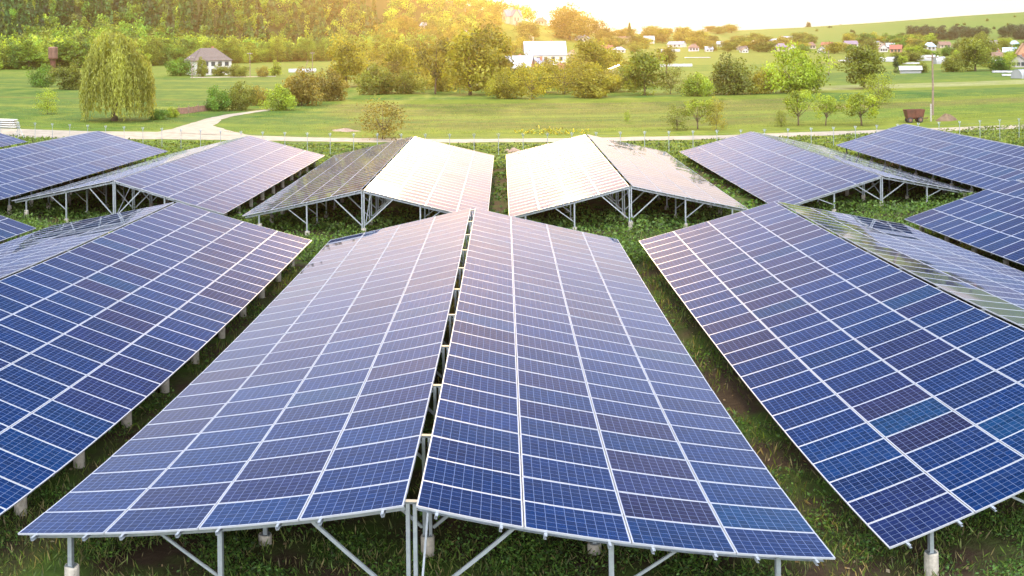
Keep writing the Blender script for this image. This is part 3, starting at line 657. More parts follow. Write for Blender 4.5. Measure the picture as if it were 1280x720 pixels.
for a in [
    # name, kind, px, base py, width px, height px, colour, label
    ('tree', 'broad', 433, 109, 44, 58, GOLD, 'single round tree on a short trunk behind the brown bushes left of centre'),
    ('bush', 'bush', 377, 132, 44, 42, RUST, 'large brown green bush under the single round tree, the left of the pair'),
    ('bush', 'bush', 411, 126, 40, 36, RUST, 'large brown green bush under the single round tree, the right of the pair'),
    ('bush', 'bush', 349, 138, 36, 29, LIME, 'bright green bush standing before the large brown bushes'),
    ('bush', 'bush', 322, 132, 20, 22, RUST, 'small brown bush between the bright green bush and the pair by the plank fence'),
    ('bush', 'bush', 273, 139, 30, 28, GREEN, 'green bush at the right end of the brown plank fence'),
    ('bush', 'bush', 301, 138, 30, 32, OLIVE, 'olive bush touching the green bush beside the plank fence'),
    ('bush', 'bush', 198, 149.5, 22, 13, GREEN, 'low round dark green bush at the foot of the willow on its right'),
    ('bush', 'bush', 216, 147, 15, 12, LIME, 'small bright round bush left of the brown plank fence'),
    ('shrub', 'thin', 59, 143, 26, 30, LIME, 'loose light green shrub in the field left of the willow'),
    ('bush', 'bush', 52, 109, 30, 25, GREEN, 'dark bush left of the rusty water tower'),
    ('bush', 'bush', 86, 112, 34, 32, OLIVE, 'olive bush right of the rusty water tower, half behind the willow'),
    ('bush', 'thin', 478, 175, 54, 47, RUST, 'airy reddish brown bush standing at the road behind the back row arrays'),
    ('tree', 'broad', 500, 102, 44, 46, GOLD, 'golden tree right of the single round tree'),
    ('bush', 'bush', 470, 118, 40, 34, OLIVE, 'olive bush below the golden tree beside the reed strip'),
    ('tree', 'open', 544, 118, 46, 66, RUST, 'thin orange tree with a visible slender trunk left of the big dense golden tree'),
    ('tree', 'broad', 588, 119, 64, 76, GOLD, 'big dense golden tree left of the shed with the sunlit metal roof'),
    ('tree', 'broad', 616, 112, 46, 72, GOLD, 'golden tree rising behind the big dense golden tree'),
    ('bush', 'bush', 505, 117, 44, 26, OLIVE, 'low bush strip plant under the golden tree'),
    ('bush', 'bush', 632, 123, 44, 34, GOLD, 'golden bush just right of the big dense golden tree'),
    ('bush', 'thin', 665, 124, 46, 42, GOLD, 'loose golden bush before the shed with the brick gable'),
    ('tree', 'thin', 706, 118, 48, 42, GOLD, 'loose pale golden tree before the white hall'),
    ('bush', 'bush', 741, 122, 50, 34, GOLD, 'wide golden bush standing in front of the loose golden tree right of the white hall'),
    ('tree', 'broad', 738, 96, 40, 44, GOLD, 'round golden tree right behind the white hall'),
    ('bush', 'bush', 764, 84, 28, 22, GOLD, 'rounded golden bush beside the white gable roof'),
    ('tree', 'broad', 806, 119, 42, 52, OLIVE, 'dense round tree left of the slender trunked tree in the middle distance'),
    ('bush', 'thin', 838, 118, 30, 34, OLIVE, 'loose olive bush under the slender trunked tree'),
    ('bush', 'bush', 872, 120, 36, 26, LIME, 'bright low bush left of the dark wide bush'),
    ('bush', 'bush', 916, 118, 50, 44, OLIVE, 'dark wide bush right of the middle, left of the tall yellow bush'),
    ('bush', 'bush', 950, 117, 36, 28, GOLD, 'low bush joining the dark wide bush and the tall yellow bush'),
    ('tree', 'bush', 998, 116, 68, 54, LIME, 'tall yellow green bush standing before the village fields'),
    ('tree', 'broad', 1080, 111, 46, 50, OLIVE, 'leaning dark tree with a bright top in front of the plastic tunnels'),
    ('bush', 'thin', 1099, 130, 36, 36, LIME, 'loose light green bush before the leaning dark tree'),
    ('tree', 'thin', 846, 163, 28, 30, OLIVE, 'dense upright young tree, leftmost of the trio behind the road'),
    ('tree', 'open', 872, 162, 34, 36, LIME, 'forked young tree in the middle of the trio behind the road'),
    ('tree', 'thin', 895, 163, 22, 38, GOLD, 'thin sparse young tree, rightmost of the trio behind the road'),
    ('tree', 'open', 998, 157, 40, 42, LIME, 'bright yellow green orchard tree, left of the orchard pair before the yellow bush'),
    ('tree', 'open', 1032, 157, 32, 38, LIME, 'narrow orchard tree right beside the bright yellow green orchard tree'),
    ('tree', 'open', 1077, 157, 46, 38, LIME, 'spreading orchard tree left of the rusty trailer'),
    ('shrub', 'thin', 976, 159, 14, 20, OLIVE, 'small shrub at the left foot of the bright orchard tree'),
    ('shrub', 'thin', 784, 152, 8, 13, LIME, 'small sapling alone in the crop field in the centre'),
    ('tree', 'broad', 1219, 89, 40, 38, OLIVE, 'round olive tree behind the green crop at the right'),
    ('bush', 'bush', 1192, 90, 26, 20, OLIVE, 'low bush left of the round olive tree at the right'),
    ('bush', 'bush', 1247, 88, 26, 16, GREEN, 'low bush right of the round olive tree at the right'),
    ('tree', 'tall', 1120, 91, 8, 20, DARK, 'small dark column tree left of the glasshouse'),
    ('tree', 'thin', 1262, 88, 18, 22, LIME, 'light green tree before the grey house at the right edge'),
    ('bush', 'bush', 1152, 91, 16, 12, OLIVE, 'low bush right of the glasshouse'),
    ('bush', 'bush', 225, 95, 30, 20, GREEN, 'dark bush before the left wall of the white house with the hip roof'),
    ('bush', 'bush', 252, 96, 14, 22, OLIVE, 'upright olive bush before the corner of the white house'),
    ('bush', 'bush', 275, 95, 18, 13, OLIVE, 'low grey green bush before the right part of the white house'),
    ('bush', 'bush', 297, 96, 24, 14, OLIVE, 'pale grey green bush right of the white house'),
    ('bush', 'bush', 328, 96, 14, 12, RUST, 'small brown bush on the lane right of the white house'),
    ('shrub', 'tall', 344, 95, 14, 18, LIME, 'small upright tree on the lane far right of the white house'),
]: px_plant(*a, cat=('tree' if a[0] == 'tree' else 'bush'))
# slender trunked tree
p = ground(833, 98); r_ = math.hypot(p.x, p.y) / F
o = thing('tree', p, 'slender tree with a bare straight trunk and a small round top in the middle distance', 'tree')
MB().tube([(0, 0, -.2), (.1, 0, 22 * r_), (0, 0, 36 * r_)], [.3, .22, .08], 7).build('trunk', M['bark'], o)
c = link('crown', LIB['broad'][1][1], o, (0, 0, 15 * r_), None, (24 * r_, 24 * r_, 25 * r_)); c.color = RUST + (1,)

# --- wood on the left hill: the front trees one by one, the mass behind as stuff
def stuff_forest(name, items, n_leaf, colours):
    """items: (pos, height, width, kind)"""
    VV, QQ, TT, CC = [], [], [], []; off = 0
    protos = {'conifer': [conifer_crown(s, n_leaf, .075, .25) for s in (71, 72, 73)], 'broad': [clump_crown(s, .56, .44, .45, 18, .19, n_leaf, .060) for s in (81, 82, 83, 84)]}
    for pos, h, w, kind, c in items:
        V, Q, t = protos[kind][rnd.randrange(len(protos[kind]))]; a = rnd.uniform(0, 6.28); ca, sa = math.cos(a), math.sin(a)
        tn = rnd.uniform(.8, 1.7); c = tuple(x * tn for x in c); W2 = V * np.array([w, w, h]); W2 = np.stack([W2[:, 0] * ca - W2[:, 1] * sa, W2[:, 0] * sa + W2[:, 1] * ca, W2[:, 2]], -1) + np.array(pos)
        VV.append(W2); QQ.append(Q + off); off += len(V); TT.append(t); CC.append(np.tile(np.array(c + (1,)), (len(V), 1)))
    return tag(link(name, np_mesh(name, np.concatenate(VV), np.concatenate(QQ), M['leafa'], np.concatenate(TT), np.concatenate(CC))), kind='stuff')
items = []; front = 0
PINE, SPRUCE = (0.036, 0.088, 0.020), (0.022, 0.072, 0.018)
for _ in range(1750):
    px = rnd.uniform(-60, 668); rb = float(np.interp(px, KPX, KRB)); r = rb - 25 + 400 * rnd.random() ** 1.25
    depth = r - rb
    if px > 470 and depth < 30: continue
    if px > 612 and depth < 235: continue
    open_ = 1 if px < 470 else .55
    if rnd.random() > open_: continue
    p = at_range(px, r)
    con = depth > 70 + 60 * math.sin(px * .013) and px < 480 and rnd.random() > .62
    if con: items.append((p, rnd.uniform(17, 27), rnd.uniform(16, 22), 'conifer', rnd.choice([PINE, SPRUCE, (0.04, 0.10, 0.022), (0.05, 0.085, .022)])))
    else: items.append((p, rnd.uniform(11, 18), rnd.uniform(11, 17), 'broad', rnd.choice([GREEN, LIME, (0.12, .19, .02), OLIVE, (0.10, .155, .02)])))
stuff_forest('forest', items, 210, None)['label'] = 'mixed wood of conifers and broadleaf trees covering the left hillside'
for i in range(74):
    px = -30 + i * 7.1 + rnd.uniform(-2.5, 2.5); rb = float(np.interp(px, KPX, KRB)); r = rb - 30 - rnd.uniform(0, 26)
    if px > 490: break
    plant('tree', rnd.choice(['broad', 'broad', 'broad', 'bush', 'tall']), at_range(px, r) - Vector((0, 0, .4)), rnd.uniform(9, 16), rnd.uniform(9, 13),
          rnd.choice([GREEN, LIME, GREEN, LIME, (0.12, .20, .02)]), 'leafy green tree in the front edge of the wood below the left hill', 'tree', 'broadleaf trees at the front edge of the wood')
# --- trees among the village houses, leaving the house fronts in view
KEEP = ((676, 31, 14), (660, 52, 15), (728, 52, 18), (775, 53, 30), (811, 54, 14), (846, 59, 22), (867, 64, 14), (757, 64, 20), (774, 66, 17), (498, 34, 13), (535, 36, 18), (584, 15, 7), (582, 48, 11),
        (600, 45, 7), (630, 66, 9), (901, 58, 11), (942, 58, 9), (966, 53, 12), (984, 50, 16), (976, 64, 20), (991, 64, 12), (1014, 61, 13), (1027, 66, 10), (1034, 59, 15), (1063, 59, 18), (1104, 65, 11),
        (1113, 62, 11), (1120, 66, 16), (1162, 63, 18), (1180, 60, 16), (1216, 54, 14), (1240, 55, 20), (1268, 60, 14), (1262, 71, 18), (1247, 76, 16), (1279, 78, 18), (1275, 84, 22), (640, 30, 30, 26), (681, 79, 48, 12), (641, 88, 46), (671, 86, 18), (775, 89, 20))
def scatter(n, px0, px1, py0, py1, hh, ww, cols, label, group, kinds=('broad', 'bush', 'broad')):
    for _ in range(n):
        px = rnd.uniform(px0, px1); py = rnd.uniform(py0, py1)
        if any(abs(px - k_[0]) < k_[2] * .5 + 3 and k_[1] - 2 < py < k_[1] + (k_[3] if len(k_) > 3 else 6) for k_ in KEEP): continue
        kd = rnd.choice(kinds); nm = 'bush' if kd == 'bush' else 'tree'
        px_plant(nm, kd, px, py, rnd.uniform(*ww), rnd.uniform(*hh), rnd.choice(cols), label.replace('tree', nm, 1), nm, group.replace('tree', nm, 1))
scatter(80, 480, 660, 36, 96, (14, 24), (16, 28), [GOLD, OLIVE, RUST], 'golden tree among the houses on the slope below the church', 'trees on the slope below the church')
scatter(9, 585, 622, 22, 32, (9, 15), (10, 16), [RUST, OLIVE], 'small tree around the church on the hill', 'trees around the church')
for a in [('tree', 'broad', 712, 50, 48, 38, RUST, 'very large rounded tree on the skyline right of the church'), ('tree', 'broad', 735, 49, 30, 26, RUST, 'smaller rounded tree joined to the very large skyline tree'),
          ('tree', 'tall', 755, 51, 14, 22, RUST, 'pointed dark tree on the skyline right of the very large rounded tree'), ('tree', 'conifer', 787, 52, 8, 22, OLIVE, 'narrow pointed tree alone on the skyline above the long brown roof'),
          ('tree', 'broad', 997, 53, 10, 11, DARK, 'small very dark round tree before the right hillside'), ('tree', 'broad', 1063, 53, 13, 11, GREEN, 'small round green tree beside the purple roof'),
          ('tree', 'broad', 1011, 33, 6, 8, DARK, 'lone dark tree on the skyline of the right hill')]:
    px_plant(*a)
scatter(46, 750, 920, 46, 66, (9, 16), (14, 24), [RUST, OLIVE, GOLD], 'golden tree between the village houses right of the white hall', 'village trees right of the white hall')
scatter(14, 800, 915, 38, 43, (6, 10), (10, 16), [RUST, OLIVE], 'hazy brown tree on the far skyline above the village', 'trees on the far skyline')
scatter(84, 920, 1150, 53, 67, (8, 14), (13, 24), [OLIVE, GOLD, RUST, GREEN], 'olive tree between the houses below the right hill', 'village trees below the right hill')
scatter(60, 1120, 1290, 56, 82, (8, 15), (12, 22), [OLIVE, GREEN, LIME, OLIVE], 'green tree between the houses at the right edge', 'village trees at the right edge')
scatter(24, 1128, 1300, 46, 50, (11, 16), (11, 17), [BLUEG, (0.028, .06, .03)], 'dark blue green tree in the row at the foot of the right hill', 'dark tree row at the foot of the right hill', ('broad', 'broad', 'tall'))
scatter(24, 1000, 1290, 18, 44, (1.8, 3.6), (2.2, 5.5), [OLIVE, DARK, BLUEG], 'small dark bush scattered on the grassy right hill', 'bushes on the right hill', ('bush',))
scatter(40, 455, 800, 92, 117, (18, 30), (24, 38), [GOLD, OLIVE, GOLD, RUST], 'golden tree in the belt before the white hall', 'tree belt before the white hall', ('broad', 'thin', 'bush'))

# ------------------------------------------------------------------ buildings
def house(px, py, wpx, hpx, roof, wall_m, roof_m, label, cat='house', style='gable', rz=0.0, wins=3, storeys=1, depth=None, name='house', roof_frac=0.5, group=None):
    p = ground(px, py); r = math.hypot(p.x, p.y) / F; w, h = wpx * r, hpx * r
    face = math.atan2(p.x, p.y)
    o = thing(name, p, label, cat, group, -face + rz)
    d = depth * r if depth else w * 0.7; wh = h * (1 - roof_frac); x, y = w / 2, d / 2; ov = 0.4
    wl_ = MB()
    wl_.add([(-x, -y, -1), (x, -y, -1), (x, y, -1), (-x, y, -1), (-x, -y, wh), (x, -y, wh), (x, y, wh), (-x, y, wh)], [(0, 1, 5, 4), (1, 2, 6, 5), (2, 3, 7, 6), (3, 0, 4, 7)])
    if style == 'gable': wl_.add([(-x, -y, wh), (-x, y, wh), (-x, 0, h - .1), (x, -y, wh), (x, y, wh), (x, 0, h - .1)], [(0, 2, 1), (3, 4, 5)])
    if style == 'front': wl_.add([(-x, -y, wh), (x, -y, wh), (0, -y, h - .1), (-x, y, wh), (x, y, wh), (0, y, h - .1)], [(0, 1, 2), (4, 3, 5)])
    wl_.build('wall', wall_m, o)
    rf = MB(); t = 0.18
    def slab(q_):
        a = [Vector(v) for v in q_]; n = (a[1] - a[0]).cross(a[2] - a[0]).normalized() * t
        k = len(a); rf.add(a + [v + n for v in a], [tuple(range(k))[::-1], tuple(range(k, 2 * k))] + [(i, (i + 1) % k, (i + 1) % k + k, i + k) for i in range(k)])
    sl = (h - wh) / (y if style != 'front' else x); dz = ov * sl
    if style == 'gable':
        slab([(-x - ov, -y - ov, wh - dz), (x + ov, -y - ov, wh - dz), (x + ov, 0, h), (-x - ov, 0, h)]); slab([(x + ov, y + ov, wh - dz), (-x - ov, y + ov, wh - dz), (-x - ov, 0, h), (x + ov, 0, h)])
    elif style == 'front':
        slab([(x + ov, -y - ov, wh - dz), (x + ov, y + ov, wh - dz), (0, y + ov, h), (0, -y - ov, h)]); slab([(-x - ov, y + ov, wh - dz), (-x - ov, -y - ov, wh - dz), (0, -y - ov, h), (0, y + ov, h)])
    else:
        k = max(0.0, x - y * 0.95) if x > y else 0.0
        X_, Y_, Z_ = x + ov, y + ov, wh - 0.1
        slab([(-X_, -Y_, Z_), (X_, -Y_, Z_), (k, 0, h), (-k, 0, h)] if k > 0 else [(-X_, -Y_, Z_), (X_, -Y_, Z_), (0, 0, h)])
        slab([(X_, Y_, Z_), (-X_, Y_, Z_), (-k, 0, h), (k, 0, h)] if k > 0 else [(X_, Y_, Z_), (-X_, Y_, Z_), (0, 0, h)])
        slab([(X_, -Y_, Z_), (X_, Y_, Z_), (k, 0, h)]); slab([(-X_, Y_, Z_), (-X_, -Y_, Z_), (-k, 0, h)])
    ro = rf.build('roof', roof_m, o)
    if wins and h > 4: MB().box(-.35, .35, -.35, .35, h * .8, h + .7, 0, Matrix.Translation((x * .35, y * .3, 0))).build('chimney', M['brick'], ro)
    for st_ in range(storeys):
        zc = wh * (st_ + .55) / storeys
        for k in range(wins):
            xc = -x + w * (k + .7) / (wins + .4); ww_, hh_ = min(w * .055 + .3, 0.75), min(wh / storeys * .3, 1.0)
            MB().box(xc - ww_, xc + ww_, -y - .05, -y + .05, zc - hh_, zc + hh_).build('window', M['window'], o)
    return o
o = house(260, 93.5, 50, 33, 0, M['white'], M['slate_roof'], 'two storey white house with a grey brown hip roof below the wood', style='hip', rz=0.42, wins=5, storeys=2, depth=32, roof_frac=.46)
house(681, 81, 51, 29, 0, M['white'], M['metal_roof'], 'long white hall with a pale metal gable roof in the village centre', 'hall', 'gable', 0.10, 5, 1, 26, 'hall', .55)
house(641, 90, 50, 20, 0, M['brick'], M['metal_roof'], 'brick shed with a pale metal roof in front of the white hall', 'shed', 'gable', -0.25, 3, 1, 24, 'shed', .7)
house(672, 88, 20, 15, 0, M['peach'], M['metal_roof'], 'orange brick gable end with a metal roof joining the shed before the white hall', 'shed', 'front', -0.5, 1, 1, 20, 'shed', .6)
for a in [
    (676, 31, 14, 10, 0, M['cream'], M['brown_roof'], 'small house with a reddish pyramid roof right of the church', 'house', 'hip'),
    (660, 52, 15, 9, 0, M['cream'], M['tan_roof'], 'house with a tan pyramid roof above the white hall', 'house', 'hip'),
    (728, 52, 18, 9, 0, M['white'], M['metal_roof'], 'house with a whitish hip roof under the very large skyline tree', 'house', 'hip'),
    (775, 53, 30, 8, 0, M['cream'], M['brown_roof'], 'long low building with a brown roof below the skyline', 'building', 'gable'),
    (811, 54, 14, 10, 0, M['white'], M['metal_roof'], 'pale blue roofed building right of the long brown roof', 'building', 'gable'),
    (846, 59, 22, 8, 0, M['white'], M['metal_roof'], 'long white roofed building left of the mauve house', 'building', 'gable'),
    (867, 64, 14, 10, 0, M['lilac'], M['brown_roof'], 'mauve house with a brownish roof behind the strip fields', 'house', 'hip'),
    (757, 64, 20, 8, 0, M['cream'], M['red_roof'], 'house with a wide red roof right of the white hall', 'house', 'gable'),
    (774, 66, 17, 8, 0, M['white'], M['metal_roof'], 'white low building in front of the wide red roof', 'building', 'hip'),
    (775, 91, 26, 11, 0, M['white'], M['metal_roof'], 'house with a white gable roof half hidden in the golden belt', 'house', 'front'),
    (706, 90, 16, 12, 0, M['brick'], M['red_roof'], 'small house with a steep red roof right of the white hall', 'house', 'gable'),
    (715, 72, 12, 10, 0, M['cream'], M['tan_roof'], 'tan roofed annex touching the right end of the white hall', 'house', 'front'),
    (498, 34, 13, 9, 0, M['white'], M['metal_roof'], 'white roofed house on the left slope among golden trees, the smaller of two', 'house', 'gable'),
    (535, 36, 18, 9, 0, M['white'], M['metal_roof'], 'white roofed house on the left slope, the wider of two', 'house', 'gable'),
    (584, 15, 7, 8, 0, M['white'], M['purple_roof'], 'tiny house with a lilac roof high on the slope left of the church', 'house', 'front'),
    (582, 48, 11, 11, 0, M['cream'], M['metal_roof'], 'narrow house with white roof edges below the church slope', 'house', 'front'),
    (600, 45, 7, 8, 0, M['white'], M['purple_roof'], 'tiny white gabled house right of the narrow house below the church', 'house', 'front'),
    (630, 66, 9, 9, 0, M['white'], M['metal_roof'], 'small white gabled house above the shed roof', 'house', 'front'),
    (901, 58, 11, 7, 0, M['white'], M['metal_roof'], 'white roofed house at the left of the right hand village', 'house', 'gable'),
    (942, 58, 9, 8, 0, M['white'], M['blue_roof'], 'small white and blue house in the right hand village', 'house', 'front'),
    (966, 53, 12, 5, 0, M['white'], M['metal_roof'], 'white flat looking roof behind the purple hip roof', 'house', 'gable'),
    (984, 50, 16, 5, 0, M['white'], M['metal_roof'], 'pale roof at the foot of the right hill behind the purple hip roof', 'house', 'gable'),
    (976, 64, 20, 11, 0, M['cream'], M['purple_roof'], 'house with a large purple hip roof by the far field edge', 'house', 'hip'),
    (991, 64, 12, 9, 0, M['lilac'], M['purple_roof'], 'lilac house touching the large purple hip roof', 'house', 'front'),
    (1014, 61, 13, 9, 0, M['cream'], M['brown_roof'], 'house with a reddish brown roof behind the small white house', 'house', 'hip'),
    (1027, 66, 10, 8, 0, M['white'], M['metal_roof'], 'small white house at the far field edge above the yellow bush', 'house', 'front'),
    (1034, 59, 15, 7, 0, M['cream'], M['red_roof'], 'house with a pale red roof beside the small white house', 'house', 'gable'),
    (1063, 59, 18, 9, 0, M['white'], M['purple_roof'], 'house with a purple roof and a white gable in the right hand village', 'house', 'gable'),
    (1104, 65, 11, 11, 0, M['white'], M['purple_roof'], 'narrow white house left of the orange roof', 'house', 'front'),
    (1113, 62, 11, 9, 0, M['white'], M['metal_roof'], 'white roofed house behind the orange roof', 'house', 'gable'),
    (1120, 66, 16, 11, 0, M['peach'], M['red_roof'], 'house with a bright orange red roof behind the plastic tunnels', 'house', 'gable'),
    (1162, 63, 18, 11, 0, M['greywall'], M['blue_roof'], 'grey blue roofed house behind the wooden utility pole', 'house', 'hip'),
    (1180, 60, 16, 9, 0, M['cream'], M['brown_roof'], 'brown roofed house right of the grey blue roof', 'house', 'gable'),
    (1216, 54, 14, 5, 0, M['white'], M['metal_roof'], 'white roof before the dark tree row', 'house', 'gable'),
    (1240, 55, 20, 5, 0, M['greywall'], M['purple_roof'], 'long grey roof before the dark tree row', 'house', 'gable'),
    (1268, 60, 14, 10, 0, M['white'], M['blue_roof'], 'small pale blue roof behind the peach gabled house', 'house', 'hip'),
    (1262, 71, 18, 13, 0, M['white'], M['blue_roof'], 'house with a large light blue roof left of the peach gabled house', 'house', 'gable'),
    (1247, 76, 16, 12, 0, M['white'], M['brown_roof'], 'low house with a brown roof and white gable near the right edge', 'house', 'gable'),
    (1279, 78, 18, 27, 0, M['peach'], M['brown_roof'], 'tall peach coloured gabled house at the right edge', 'house', 'front'),
    (1275, 84, 22, 17, 0, M['greywall'], M['slate_roof'], 'grey house with a dark roof before the peach gabled house', 'house', 'front'),
]: house(a[0], a[1], a[2] * .92, a[3] * .88, *a[4:9], style=a[9], rz=rnd.uniform(-.45, .45), wins=3)

# the rest of the far village, small roofs among the trees
k_ = 0
while k_ < 26:
    hx_, hy_ = rnd.uniform(885, 1275), rnd.uniform(54, 66)
    if any(abs(hx_ - q_[0]) < q_[2] * .5 + 7 and abs(hy_ - q_[1]) < 7 for q_ in KEEP): continue
    house(hx_, hy_, rnd.uniform(8, 13), rnd.uniform(5, 7.5), 0, M[rnd.choice(['cream', 'greywall', 'white', 'lilac'])], M[rnd.choice(['brown_roof', 'purple_roof', 'slate_roof', 'tan_roof', 'red_roof', 'metal_roof'])],
          'small far house half hidden among the trees of the right hand village', style=rnd.choice(['gable', 'hip', 'front']), rz=rnd.uniform(-.6, .6), wins=2, group='small far houses of the right hand village'); k_ += 1
# church on the hill
p = ground(640, 29.5); r_ = math.hypot(p.x, p.y) / F
ch = thing('church', p, 'white church with crossing purple roofs and a small golden dome on the hill', 'church', None, -math.atan2(p.x, p.y) + 0.5)
w_, d_, wh_, rh_ = 18 * r_, 22 * r_, 9 * r_, 17 * r_
cw = MB(); cr_ = MB()
def wing(x, y, along):
    if along == 'y':
        cw.add([(-x, -y, -2), (x, -y, -2), (x, y, -2), (-x, y, -2), (-x, -y, wh_), (x, -y, wh_), (x, y, wh_), (-x, y, wh_), (0, -y, rh_ - .2), (0, y, rh_ - .2)], [(0, 1, 5, 8, 4), (1, 2, 6, 5), (2, 3, 7, 9, 6), (3, 0, 4, 7)])
        for s in (-1, 1):
            a = [(s * (x + .4), -y - .4, wh_ - .4), (s * (x + .4), y + .4, wh_ - .4), (0, y + .4, rh_), (0, -y - .4, rh_)]; b = [(v[0], v[1], v[2] + .3) for v in a]
            cr_.add(a + b, [(0, 1, 2, 3), (7, 6, 5, 4), (0, 4, 5, 1), (1, 5, 6, 2), (3, 2, 6, 7), (0, 3, 7, 4)])
    else:
        cw.add([(-x, -y, -2), (x, -y, -2), (x, y, -2), (-x, y, -2), (-x, -y, wh_ - .05), (x, -y, wh_ - .05), (x, y, wh_ - .05), (-x, y, wh_ - .05), (-x, 0, rh_ - .3), (x, 0, rh_ - .3)], [(0, 1, 5, 4), (1, 2, 6, 9, 5), (2, 3, 7, 6), (3, 0, 4, 8, 7)])
        for s in (-1, 1):
            a = [(-x - .4, s * (y + .4), wh_ - .45), (x + .4, s * (y + .4), wh_ - .45), (x + .4, 0, rh_ - .05), (-x - .4, 0, rh_ - .05)]; b = [(v[0], v[1], v[2] + .3) for v in a]
            cr_.add(a + b, [(0, 1, 2, 3), (7, 6, 5, 4), (0, 4, 5, 1), (1, 5, 6, 2), (3, 2, 6, 7), (0, 3, 7, 4)])
wing(w_ * .30, d_ * .55, 'y'); wing(w_ * .62, d_ * .27, 'x')
cw.build('wall', M['cream'], ch); cr_.build('roof', M['purple_roof'], ch)
MB().lathe([(2.6 * r_, rh_ * .85), (2.6 * r_, rh_ + 3.5 * r_), (3.0 * r_, rh_ + 3.6 * r_)], 12).build('drum', M['cream'], ch)
dm = MB().lathe([(2.4 * r_, rh_ + 3.6 * r_), (3.2 * r_, rh_ + 5 * r_), (2.6 * r_, rh_ + 6.6 * r_), (1.0 * r_, rh_ + 7.6 * r_), (.2 * r_, rh_ + 8.6 * r_)], 14).build('dome', M['gold'], ch, smooth=True)
cx = MB(); z0 = rh_ + 8.4 * r_; cx.box(-.12, .12, -.12, .12, z0, z0 + 3 * r_); cx.box(-.9 * r_, .9 * r_, -.11, .11, z0 + 1.7 * r_, z0 + 2 * r_); cx.build('cross', M['gold'], dm)
for xx in (-.12, .12): MB().box(xx * w_ - .5, xx * w_ + .5, -d_ * .55 - .06, -d_ * .55 + .06, wh_ * .35, wh_ * .8).build('window', M['window'], ch)
MB().box(-.9, .9, -d_ * .55 - .08, -d_ * .55 + .05, -1, 2.4).build('door', M['plank'], ch)
for s in (-1, 1): MB().box(s * w_ * .62 - .06, s * w_ * .62 + .06, -.7, .7, wh_ * .4, wh_ * 1.0).build('window', M['window'], ch)

# plastic tunnels, glasshouse and white sheets
def tunnel(px, py, wpx, hpx, label, rz=0.0, depth=10):
    p = ground(px, py); r = math.hypot(p.x, p.y) / F; L_, h, d = wpx * r, hpx * r, depth * r
    o = thing('greenhouse', p, label, 'greenhouse', None, -math.atan2(p.x, p.y) + rz)
    n = 12; vs = []; fs = []
    prof = [(-d / 2 * math.cos(math.pi * k / n), h * math.sin(math.pi * k / n) ** .8) for k in range(n + 1)]
    m = 9
    for i in range(m): vs += [(-L_ / 2 + L_ * i / (m - 1), y, z + (0.0 if i % 2 else .06)) for y, z in prof]
    fs = [(i * (n + 1) + k, (i + 1) * (n + 1) + k, (i + 1) * (n + 1) + k + 1, i * (n + 1) + k + 1) for i in range(m - 1) for k in range(n)]
    fs += [tuple(range(n + 1)), tuple((m - 1) * (n + 1) + k for k in range(n + 1))[::-1]]
    MB().add(vs, fs).build('cover', M['film'], o)
    for i in range(0, m, 2): MB().tube([(-L_ / 2 + L_ * i / (m - 1), y * 1.015, z * 1.02 + .05) for y, z in prof], .06, 4).build('hoop', M['galv'], o)
tunnel(1090, 77.5, 66, 6, 'long white plastic tunnel behind the leaning dark tree', .1)
tunnel(1146, 76, 46, 7, 'long white plastic tunnel behind the glasshouse', .05)
tunnel(1066, 78, 14, 7, 'short domed plastic tunnel at the left end of the long tunnels', .9)
tunnel(1276, 98, 20, 11, 'domed plastic tunnel at the right edge of the green crop', 1.0, 16)
tunnel(1174, 80, 14, 9, 'small white plastic tunnel right of the wooden utility pole', .6)
tunnel(378, 90.5, 34, 4.5, 'low white plastic tunnel behind the large brown bushes', .05, 6)
tunnel(470, 87, 22, 4, 'low white plastic tunnel behind the golden tree', .05, 6)
tunnel(845, 83.5, 40, 3.5, 'long low white plastic tunnel behind the slender trunked tree', .03, 6)
tunnel(831, 75, 16, 4, 'short low white plastic tunnel in the strip fields', .03, 6)
tunnel(838, 65, 24, 3.5, 'far low white plastic tunnel left of the mauve house', .03, 6)
p = ground(1177 - 0, 91)
house(1138, 91.5, 26, 8.5, 0, M['film'], M['film'], 'grey white glasshouse with a low ridge roof by the crop field', 'greenhouse', 'gable', .1, 0, 1, 12, 'glasshouse', .45)
def sheet(px0, px1, py, dpx, label):
    a, b, c_, d = ground(px0, py + dpx), ground(px1, py + dpx), ground(px1, py), ground(px0, py)
    o = ground((px0 + px1) / 2, py + dpx / 2); mb = MB(); nx, ny = 12, 4; g = random.Random(px0); vs = []
    for j in range(ny + 1):
        for i in range(nx + 1):
            q_ = a.lerp(b, i / nx).lerp(d.lerp(c_, i / nx), j / ny) - o
            vs.append((q_.x + g.uniform(-.2, .2), q_.y + g.uniform(-.3, .3), .12 + .25 * math.sin(j / ny * math.pi) + g.uniform(0, .08)))
    fs = [(j * (nx + 1) + i, j * (nx + 1) + i + 1, (j + 1) * (nx + 1) + i + 1, (j + 1) * (nx + 1) + i) for j in range(ny) for i in range(nx)]
    ob = mb.add(vs, fs).build('plant_cover', M['film'], smooth=True); ob.location = o
    sd = ob.modifiers.new('thickness', 'SOLIDIFY'); sd.thickness = .06
    tag(ob, label, 'crop cover')
sheet(1048, 1064, 75.3, 1.6, 'flat white crop cover left of the short domed tunnel')
sheet(1240, 1268, 89, 2.2, 'wide flat white crop cover before the low brown house')
sheet(1252, 1270, 93.5, 1.8, 'narrow flat white crop cover left of the domed tunnel at the right edge')
sheet(856, 888, 71.8, 1.0, 'thin flat white crop cover in the strip fields right of the slender tree')
sheet(1124, 1150, 78.5, 1.8, 'flat white crop cover between the long tunnels and the glasshouse')

